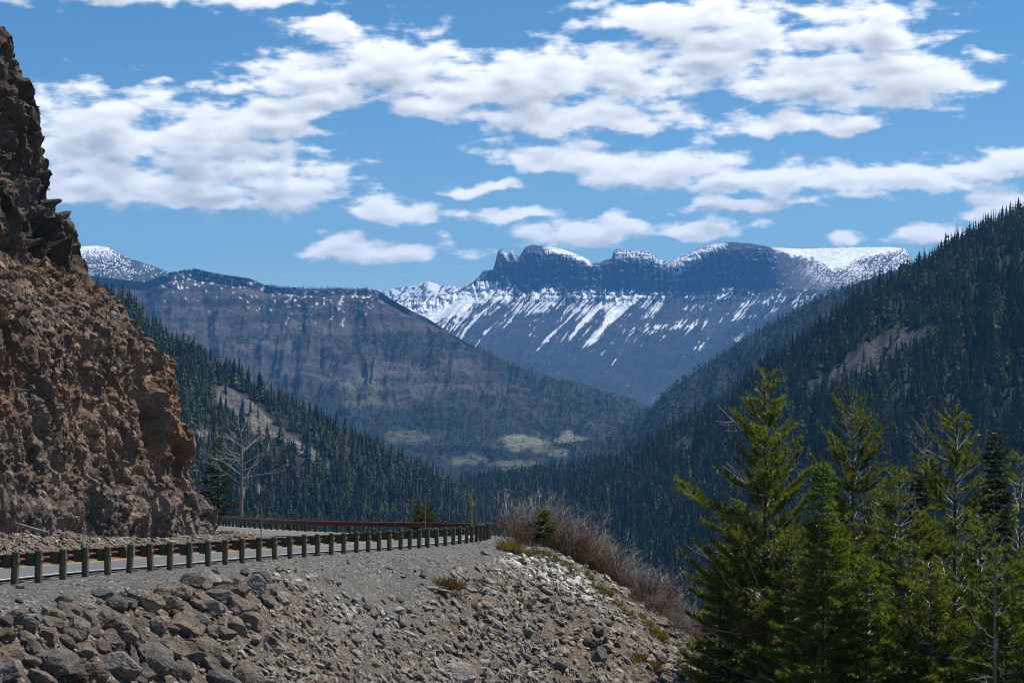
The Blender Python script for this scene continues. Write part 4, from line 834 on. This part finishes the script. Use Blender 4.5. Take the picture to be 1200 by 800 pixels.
# ------------------------------------------------------------------ conifers near the road
def conifer(seed, H, z0, Wd, up0=.35, spacing=.32, per=5, top_open=.5, gap=.12, bare=.0, bark=(.44, .41, .37), tcol=(.10, .082, .066), leaf=(.075, .088, .018), tr=.16, dens=1., taper=.85, side=None, zlow=0., long=.12):
    """trunk + limbs mesh and needle mesh; H height, z0 lowest limb, Wd crown half width"""
    r = np.random.default_rng(seed); wd = MB(); zz = np.linspace(-1.5, H, 16); wob = np.cumsum(r.normal(0, .012*H/14, (16, 2)), 0); wob -= wob[0]
    tp = np.column_stack([wob, zz]); wd.tube(tp, np.interp(zz, [0, H], [tr, .015]), 9, col=tcol)
    tw_p, tw_d, tw_l = [], [], []; zc = z0
    while zc < H-.15:
        f = (zc-z0)/(H-z0); env = Wd*((1-f)**taper*(1-.35*max(0, (.22-f)/.22))+.05)
        ph0 = r.uniform(0, 6.28); nb_ = max(3, int(per*(1-.3*f)+r.uniform(-.5, 1)))
        for b_ in range(nb_):
            if r.random() < gap: continue
            ph = ph0+b_*6.283/nb_+r.normal(0, .3); L = env*r.uniform(.5, 1.08)*(1+(1.3*(r.random() < long) if L_ok(f) else 0)*.35)
            if side: L *= 1+side[1]*math.cos(ph-side[0])
            hd = np.array([math.cos(ph), math.sin(ph), 0]); e = up0*r.uniform(.4, 1.5)*(.5+1.0*f)-.12*(1-f); cv = r.uniform(.05, .35)*up0*1.6
            s = np.linspace(0, 1, 6)[:, None]; base = np.array([np.interp(zc, zz, wob[:, 0]), np.interp(zc, zz, wob[:, 1]), zc])
            bend = np.array([-hd[1], hd[0], 0])*r.normal(0, .12)*L
            pts = base+hd*L*s+np.array([0, 0, 1.])*L*(e*s+cv*s*s)+bend*s*s
            isbare = r.random() < bare
            wd.tube(pts, np.linspace(.012+.011*L, .006, 6), 5, col=np.array(bark)*r.uniform(.75, 1.25))
            if isbare or L < .12:
                for q_ in range(3):
                    a0 = r.uniform(.35, .9); pb = base+hd*L*a0+np.array([0, 0, L*(e*a0+cv*a0*a0)])+bend*a0*a0; dv = norm(hd+r.normal(0, .55, 3)+np.array([0, 0, .3]))
                    wd.tube([pb, pb+dv*L*.2, pb+dv*L*.38+np.array([0, 0, .05*L])], [.012, .009, .004], 4, col=np.array(bark)*r.uniform(.8, 1.2))
                continue
            nt = max(4, int(L/.075*dens)); sp = r.uniform(.22, 1.0, nt); sd = r.choice([-1, 1], nt); ang = sd*r.uniform(.5, 1.15, nt)
            pp = base+hd*L*sp[:, None]+np.array([0, 0, 1.])*(L*(e*sp+cv*sp*sp))[:, None]+bend*(sp*sp)[:, None]
            ca, sa = np.cos(ang), np.sin(ang); dd = np.column_stack([hd[0]*ca-hd[1]*sa, hd[0]*sa+hd[1]*ca, e+2*cv*sp+r.normal(.05, .18, nt)])
            tw_p.append(pp); tw_d.append(norm(dd)); tw_l.append((.16+.34*L*(1.15-sp))*r.uniform(.5, 1.15, nt))
            na = max(2, int(L/.1)); sp = np.linspace(.3, 1, na); pp = base+hd*L*sp[:, None]+np.array([0, 0, 1.])*(L*(e*sp+cv*sp*sp))[:, None]+bend*(sp*sp)[:, None]
            tw_p.append(pp); tw_d.append(np.tile(norm(hd+np.array([0, 0, e+cv])), (na, 1))); tw_l.append(np.full(na, .12))
        zc += spacing*r.uniform(.75, 1.25)*(1-.25*f)
    p, d, l = np.concatenate(tw_p), np.concatenate(tw_d), np.concatenate(tw_l); l = np.minimum(l, 1.1)
    nc = np.maximum(1, (l/.085).astype(int)); idx = np.repeat(np.arange(len(p)), nc); fr = (np.arange(len(idx))-np.repeat(np.cumsum(nc)-nc, nc)+r.random(len(idx)))/nc[idx]
    cp = p[idx]+d[idx]*(l[idx]*fr)[:, None]; droop = (l[idx]*fr)**2*.12; cp[:, 2] -= droop
    K = 6; cp = np.repeat(cp, K, 0); cd = np.repeat(d[idx], K, 0); n = len(cp); bd = norm(cd+r.normal(0, .55, (n, 3))+np.array([0, 0, .22])); ln = r.uniform(.12, .23, n)[:, None]
    sd_ = norm(np.cross(bd, r.normal(size=(n, 3))))*r.uniform(.012, .024, n)[:, None]
    V = np.stack([cp-sd_, cp+sd_, cp+bd*ln], 1).reshape(-1, 3); Fc = np.arange(n*3).reshape(-1, 3)
    br = np.repeat(r.uniform(.7, 1.3, len(p))[idx], K); hue = np.repeat(r.normal(0, .1, len(p))[idx], K); c = np.array(leaf)[None]*br[:, None]*(1+np.column_stack([hue, hue*.3, -hue]))
    return wd, V, Fc, np.repeat(np.clip(c, .004, .5), 3, 0)
def L_ok(f): return f < .8
def tree(name, px, ytop, d, label, group=None, zlow_px=None, cat='tree', base_z=None, **kw):
    x = (px-600)/F*d; zt = (HY-ytop)/F*d; zb = float(gz(np.array([x]), np.array([d]))[0]) if base_z is None else base_z
    H = zt-zb; wd, V, Fc, C = conifer(H=H, **kw)
    o = link(name, None, loc=(x, d, zb)); tag(o, label, cat, group)
    link('trunk', wd.mesh('trunk', M_bark, True), o); link('crown', make_mesh('crown', V, Fc, M_leaf, C), o); return o
G1, G2, G3 = (.120, .150, .018), (.10, .155, .017), (.105, .13, .024)
def low(px, d, y):   # limb start height above the ground for a given picture row
    return 0
def T(px, ytop, d, label, ylow, **kw):
    x = (px-600)/F*d; zb = float(gz(np.array([x]), np.array([d]))[0]); z0 = max(.6, (HY-ylow)/F*d-zb); return tree('conifer', px, ytop, d, label, z0=z0, **kw)
T(897, 438, 70, 'tall open conifer with upswept pale limbs, leftmost of the trees by the road', 850, seed=1, Wd=4.2, up0=.62, spacing=.34, per=6, gap=.2, bare=.16, leaf=G1, tr=.21, taper=.8, long=.12, dens=1.05)
T(962, 540, 60, 'bright green dense young spruce in front of the tall open conifer', 850, seed=2, Wd=1.75, up0=.25, spacing=.22, per=6, gap=.05, leaf=G2, tr=.12, taper=.8, dens=1.25)
T(1000, 468, 78, 'conifer with a rounded top and pale limbs behind the young spruce', 850, seed=3, Wd=3.3, up0=.75, spacing=.33, per=5, gap=.18, bare=.18, leaf=G3, tr=.18, taper=.55, dens=.95)
T(1122, 476, 72, 'broad sparse conifer with long pale limbs near the right edge', 850, seed=4, Wd=4.2, up0=.5, spacing=.35, per=5, gap=.25, bare=.3, leaf=G1, tr=.19, taper=.75, long=.25, dens=.9)
T(1168, 500, 66, 'narrow dark spire of a fir among the sparse conifers on the right', 850, seed=5, Wd=1.3, up0=.1, spacing=.24, per=6, gap=.05, leaf=(.026, .036, .014), tr=.13, taper=.6, dens=1.1)
T(1197, 530, 70, 'ragged conifer cut by the right edge of the photo', 850, seed=6, Wd=2.7, up0=.5, spacing=.34, per=5, gap=.2, bare=.28, dens=.75, leaf=G1, tr=.17, taper=.6)
T(1058, 548, 68, 'low olive conifer between the rounded one and the sparse one', 860, seed=7, Wd=2.4, up0=.45, spacing=.3, per=5, gap=.18, bare=.22, dens=.8, leaf=G1, tr=.15, taper=.6)
T(1034, 560, 84, 'slender conifer in the shade behind the low olive one', 850, seed=8, Wd=1.7, up0=.4, spacing=.28, per=5, gap=.1, leaf=G3, tr=.14, taper=.7)
T(1077, 548, 71, 'dark narrow fir beside the dead topped trunk', 850, seed=9, Wd=.95, up0=.1, spacing=.24, per=6, gap=.05, leaf=(.024, .034, .014), tr=.1, taper=.7, dens=1.1)
T(1150, 600, 62, 'bushy olive conifer behind the leaning bare trunk', 860, seed=10, Wd=2.3, up0=.45, spacing=.3, per=5, gap=.15, bare=.22, dens=.8, leaf=G1, tr=.14, taper=.6)
T(868, 585, 76, 'dark low conifer at the left foot of the tall open one', 850, seed=12, Wd=2.6, up0=.25, spacing=.3, per=6, gap=.1, leaf=G3, tr=.14, taper=.7)
T(925, 625, 66, 'shaded conifer tucked between the tall open one and the young spruce', 860, seed=13, Wd=2.3, up0=.3, spacing=.28, per=6, gap=.1, leaf=G3, tr=.14, taper=.7)
T(1015, 650, 60, 'low green conifer filling the gap right of the young spruce', 860, seed=14, Wd=1.9, up0=.35, spacing=.28, per=6, gap=.1, leaf=G2, tr=.12, taper=.7)
T(1090, 655, 60, 'lowest olive conifer in front of the dead topped trunk', 860, seed=15, Wd=2.1, up0=.4, spacing=.28, per=6, gap=.12, leaf=G1, tr=.12, taper=.7)
T(845, 640, 72, 'short conifer leaning out on the left edge of the tree group', 860, seed=17, Wd=2.0, up0=.4, spacing=.28, per=6, gap=.1, leaf=G1, tr=.12, taper=.7)
T(985, 600, 72, 'olive conifer between the young spruce and the rounded one', 860, seed=18, Wd=2.4, up0=.45, spacing=.3, per=5, gap=.12, bare=.15, leaf=G1, tr=.13, taper=.6)
T(1130, 610, 80, 'conifer filling the shade behind the broad sparse one', 860, seed=19, Wd=2.6, up0=.4, spacing=.3, per=6, gap=.1, leaf=G3, tr=.14, taper=.6)
T(1178, 655, 58, 'low dense conifer right of the leaning bare trunk', 860, seed=27, Wd=2.0, up0=.35, spacing=.26, per=6, gap=.08, leaf=G2, tr=.12, taper=.7)
T(1062, 640, 64, 'dark green conifer low between the rounded and the dead topped trees', 860, seed=28, Wd=2.1, up0=.35, spacing=.26, per=6, gap=.08, leaf=G3, tr=.12, taper=.7)
T(1205, 640, 62, 'low conifer at the right edge under the ragged one', 860, seed=16, Wd=2.2, up0=.4, spacing=.28, per=6, gap=.12, bare=.1, leaf=G1, tr=.12, taper=.7)
tree('spruce', 256, 508, 136, 'slender dark spruce standing between the cliff and the dead tree', seed=21, z0=1., Wd=1.75, up0=.0, spacing=.3, per=6, gap=.2, leaf=(.026, .036, .016), tr=.14, taper=.9, dens=.9)
_c = np.abs(pxs-637).argmin()
tree('pine_sapling', 637, 596, ds[silj[_c]]-1.2, 'small bright green pine sapling in front of the bare willows', seed=22, z0=.4, Wd=.8, up0=.55, spacing=.15, per=7, gap=.0, long=0, leaf=(.085, .115, .016), tr=.05, taper=.9, dens=1.2)
tree('pine_sapling', 497, 596, 109, 'small round pine top showing above the far guardrail', seed=23, z0=.4, Wd=1.1, up0=.45, spacing=.2, per=6, gap=.05, leaf=(.055, .06, .016), tr=.05, taper=.35, dens=1.3)
for xx, yy, dd_, s_, lb in ((345, 606, 128, 24, 'dark conifer tip behind the far guardrail right of the dead tree'), (300, 603, 133, 25, 'dark low conifer at the foot of the dead tree'), (246, 560, 140, 26, 'shadowed spruce half hidden by the cliff edge')):
    tree('spruce', xx, yy, dd_, lb, seed=s_, z0=.5, Wd=1.3, up0=.15, spacing=.3, per=6, gap=.1, leaf=(.03, .04, .016), tr=.1, taper=.8)

# ------------------------------------------------------------------ dead trees
def snag(seed, H, z0, Wd, tcol, bcol, lean=0., n=34, tr=.2, e=(.15, .75), crook=.2, top=None, name='dead_tree', rb=.035):
    r = np.random.default_rng(seed); tb, bb = MB(), []; zz = np.linspace(-.8, H, 14); wob = np.cumsum(r.normal(0, .03, (14, 2)), 0); wob -= wob[0]; wob[:, 0] += lean*np.linspace(0, 1, 14)*H
    tb.tube(np.column_stack([wob, zz]), np.interp(zz, [0, H*.8, H], [tr, tr*.45, .02]), 9, col=tcol)
    def limb(p, d, L, rad, depth):
        pts = [p]; dv = d.copy()
        for q_ in range(5): dv = norm(dv+r.normal(0, crook, 3)*np.array([1, 1, .7])+np.array([0, 0, .06])); pts.append(pts[-1]+dv*L/5)
        pts = np.array(pts); tb.tube(pts, np.linspace(rad, rad*.3, 6), 5, col=np.array(bcol)*r.uniform(.75, 1.2))
        if depth:
            for q_ in range(r.integers(3, 6)): k_ = r.integers(1, 5); limb(pts[k_], norm(norm(pts[k_+1]-pts[k_])+r.normal(0, .6, 3)), L*r.uniform(.25, .5), rad*.45, depth-1)
    for k_ in range(n):
        f = ((k_+r.random())/n)**.85; zc = z0+(H-z0)*f*.97; ph = r.uniform(0, 6.28); ee = e[0]+(e[1]-e[0])*f; L = Wd*(1-.55*f)*r.uniform(.45, 1.1)
        limb(np.array([np.interp(zc, zz, wob[:, 0]), np.interp(zc, zz, wob[:, 1]), zc]), norm(np.array([math.cos(ph), .6*math.sin(ph), ee*r.uniform(.3, 1.5)])), L, rb*(1.1-.5*f)*r.uniform(.6, 1.2), 2 if L > .8 else 1)
    return tb
def dead(px, ytop, d, label, base_z=None, **kw):
    x = (px-600)/F*d; zb = float(gz(np.array([x]), np.array([d]))[0]); H = (HY-ytop)/F*d-zb
    return tag(link('dead_tree', snag(H=H, **kw).mesh('dead_tree', M_bark, True), loc=(x, d, zb)), label, 'tree')
dead(281, 500, 132, 'bare silvery dead tree behind the far guardrail beside the cliff', seed=31, z0=3.2, Wd=3.9, tcol=(.24, .22, .20), bcol=(.44, .42, .40), n=24, tr=.17, e=(.1, .9), rb=.036)
dead(1085, 488, 74, 'dark dead topped trunk with crooked pale twigs among the conifers', seed=32, z0=15., Wd=1.7, tcol=(.05, .042, .036), bcol=(.42, .39, .36), n=20, tr=.15, e=(.3, 1.2), crook=.3, rb=.018)
dead(1160, 600, 54, 'leaning bare grey trunk in front of the conifers at the lower right', seed=33, z0=8., Wd=1.7, tcol=(.16, .14, .125), bcol=(.40, .37, .34), lean=.012, n=26, tr=.085, e=(0, .5), crook=.28, rb=.016)

# ------------------------------------------------------------------ bare willow shrubs and small plants
def willow(seed, nst=30, H=2.6, spread=1.3):
    r = np.random.default_rng(seed); mb = MB(); lo, mid, hi = np.array([.15, .115, .04]), np.array([.19, .108, .078]), np.array([.43, .40, .375])
    def colz(z):
        f = np.clip(z/H, 0, 1)[:, None]; return np.where(f < .4, lo+(mid-lo)*f/.4, mid+(hi-mid)*np.clip((f-.4)/.4, 0, 1))*r.uniform(.75, 1.25)
    def stem(p, d, L, rad, depth):
        n = 5; pts = [p]; dv = d
        for q_ in range(n): dv = norm(dv+r.normal(0, .24, 3)+np.array([0, 0, .05])); pts.append(pts[-1]+dv*L/n)
        pts = np.array(pts); mb.tube(pts, np.linspace(rad, rad*.45, n+1), 3, col=colz(pts[:, 2]), cap=False)
        if depth:
            for q_ in range(5 if depth == 2 else 3):
                k_ = r.integers(1, n); stem(pts[k_], norm(norm(pts[k_+1]-pts[k_])+r.normal(0, .55, 3)), L*r.uniform(.3, .6), rad*.62, depth-1)
    for k_ in range(nst):
        ph = r.uniform(0, 6.28); rr = spread*.45*math.sqrt(r.random()); tilt = r.uniform(.05, .55); stem(np.array([math.cos(ph)*rr, math.sin(ph)*rr, -.1]), norm(np.array([math.cos(ph)*tilt, math.sin(ph)*tilt, 1])), H*r.uniform(.55, 1.0), .017, 2 if k_ % 2 == 0 else 1)
    return mb.mesh('willow_shrub', M_bark, False)
WM = [willow(s) for s in (41, 42, 43)]
def shrub(px, dd_, sc, label, group, me=None, sink=.05):
    c = np.abs(pxs-px).argmin(); d = ds[silj[c]]+dd_; x = (px-600)/F*d; zz = float(gz(np.array([x]), np.array([d]))[0])-sink
    return tag(link('willow_shrub', me or random.choice(WM), loc=(x, d, zz), rot=(0, 0, random.uniform(0, 6.28)), scale=(sc*random.uniform(.9, 1.2), sc*random.uniform(.9, 1.2), sc)), label, 'shrub', group)
lab_w = 'bare reddish grey willow shrub in the thicket along the slope edge'
for x in np.arange(604, 700, 11): shrub(x+random.uniform(-5, 5), random.uniform(0, 4.5), np.interp(x, [600, 640, 690], [1.0, 1.25, 1.05])*random.uniform(.85, 1.1), 'bare willow shrub of the tall clump at the end of the gravel shoulder', 'willow shrubs of the tall clump')
for x in np.arange(668, 860, 6.5): shrub(x+random.uniform(-5, 5), random.uniform(.2, 4.5), np.interp(x, [660, 740, 850], [1.1, 1.0, .85])*random.uniform(.75, 1.15), lab_w, 'willow shrubs along the slope edge')
for x in np.arange(745, 880, 12): shrub(x+random.uniform(-5, 5), random.uniform(-3.5, -.5), random.uniform(.35, .6), 'low bare shrub on the lower slope beside the conifers', 'low shrubs by the conifers')
def tuft(seed, n, H, spread, cols, wid=.02):
    r = np.random.default_rng(seed); ph = r.uniform(0, 6.28, n); rr = spread*np.sqrt(r.random(n)); b = np.column_stack([np.cos(ph)*rr, np.sin(ph)*rr, np.zeros(n)])
    d = norm(np.column_stack([np.cos(ph)*r.uniform(0, .7, n), np.sin(ph)*r.uniform(0, .7, n), np.ones(n)])+r.normal(0, .15, (n, 3))); L = H*r.uniform(.4, 1, n)[:, None]; sd = norm(np.cross(d, r.normal(size=(n, 3))))*wid
    V = np.stack([b-sd, b+sd, b+d*L], 1).reshape(-1, 3); c = np.array(cols)[r.integers(0, len(cols), n)]*r.uniform(.7, 1.3, (n, 1))
    return make_mesh('grass_tuft', V, np.arange(n*3).reshape(-1, 3), M_leaf, np.repeat(c, 3, 0))
TG = [tuft(51, 260, .55, .4, [(.10, .10, .02), (.14, .11, .03), (.06, .085, .02)], .014), tuft(52, 300, .4, .5, [(.10, .055, .034), (.075, .045, .03), (.12, .075, .05)], .016), tuft(53, 200, .3, .3, [(.065, .10, .02), (.09, .11, .025)], .014), tuft(54, 220, .7, .3, [(.14, .115, .04), (.16, .12, .055), (.12, .085, .035)], .012)]
def plant(px, py, k_, sc, label, group=None, name='grass_tuft', cat='plant', st=(1, 1, 1)):
    c, j = on_ground(px, py); o = link(name, TG[k_], loc=GP[c, j]-np.array([0, 0, .03]), rot=(0, 0, random.uniform(0, 6.28)), scale=(sc*st[0], sc*st[1], sc*st[2])); return tag(o, label, cat, group)
for (x, y, sc, l_) in ((518, 683, 1.1, 'left'), (530, 688, 1.2, 'right')): plant(x, y, 1, sc, f'reddish brown dried plant, {l_} one of the pair in mid rubble slope', 'dried plants on the rubble slope', 'dried_plant')
plant(560, 681, 1, .7, 'small reddish dried plant below the white stones', None, 'dried_plant'); plant(742, 772, 1, 1.2, 'rusty dried plant low on the slope near the split boulder', None, 'dried_plant'); plant(760, 778, 1, 1.1, 'rusty dried plant nearest the conifers', None, 'dried_plant')
plant(618, 706, 2, 1.2, 'green tuft beside a dark stone in mid slope', None); plant(608, 702, 2, .8, 'small green tuft left of the dark stone', None); plant(674, 746, 2, .7, 'lone bright green tuft low on the rubble slope', None)
for x, y, s_ in ((592, 644, 1.), (598, 646, 1.1), (604, 648, 1.), (611, 650, .9), (587, 643, .7), (618, 651, .8)): plant(x, y, 3, s_, 'ochre stalky grass tuft at the end of the gravel shoulder', 'ochre grass tufts by the willows')
for x, y in zip(np.linspace(622, 812, 34), np.interp(np.linspace(622, 812, 34), [620, 640, 700, 760, 812], [652, 656, 692, 738, 776])): plant(x+random.uniform(-4, 4), y+random.uniform(-6, 1), random.choice((0, 0, 3, 2)), random.uniform(.5, 1.0), 'yellow green grass tuft along the foot of the willow thicket', 'grass tufts under the willows')
for k_ in range(60):
    x, y = random.uniform(440, 720), random.uniform(650, 740)
    if y < np.interp(x, [440, 560, 720], [672, 655, 705]): continue
    plant(x, y, 2, random.uniform(.15, .4), 'tiny green sprout among the stones of the rubble slope', 'green sprouts on the rubble slope')
# yellow green bush on the cliff, found on the built face
ppx, ppy = proj(Pd); e = np.hypot(ppx-207, ppy-514)+np.where(Pd[..., 1] > 92, 1e3, 0); i_ = np.unravel_index(e.argmin(), e.shape)
tag(link('cliff_bush', tuft(61, 500, .75, .35, [(.12, .15, .02), (.09, .12, .02)], .02), loc=Pd[i_]+np.array([.1, -.15, -.2]), rot=(.5, .25, 0)), 'yellow green bush growing on the cliff face by the buttress', 'bush')
e = np.hypot(ppx-82, ppy-283)+np.where(Pd[..., 1] > 92, 1e3, 0); i_ = np.unravel_index(e.argmin(), e.shape)
tag(link('cliff_bush', tuft(62, 60, .7, .2, [(.10, .09, .07)], .012), loc=Pd[i_]-np.array([0, 0, .1])), 'tiny dry twiggy plant on the cliff edge below the crag', 'plant')
# ------------------------------------------------------------------ render settings
vs = scene.view_settings; scene.display_settings.display_device = 'sRGB'
vs.view_transform = 'Standard'; vs.look = 'None'; vs.exposure = .32; vs.gamma = 1.; vs.use_curve_mapping = False
cy_ = scene.cycles
cy_.max_bounces = 5; cy_.diffuse_bounces = 2; cy_.glossy_bounces = 2; cy_.transmission_bounces = 3; cy_.volume_bounces = 0; cy_.transparent_max_bounces = 8
cy_.use_denoising = True; cy_.use_adaptive_sampling = True; cy_.adaptive_threshold = .015
cy_.sample_clamp_indirect = 6.
cy_.pixel_filter_type = 'BLACKMAN_HARRIS'; cy_.filter_width = 1.15; cy_.denoising_prefilter = 'ACCURATE'; cy_.denoising_input_passes = 'RGB_ALBEDO_NORMAL'; cy_.adaptive_threshold = .01
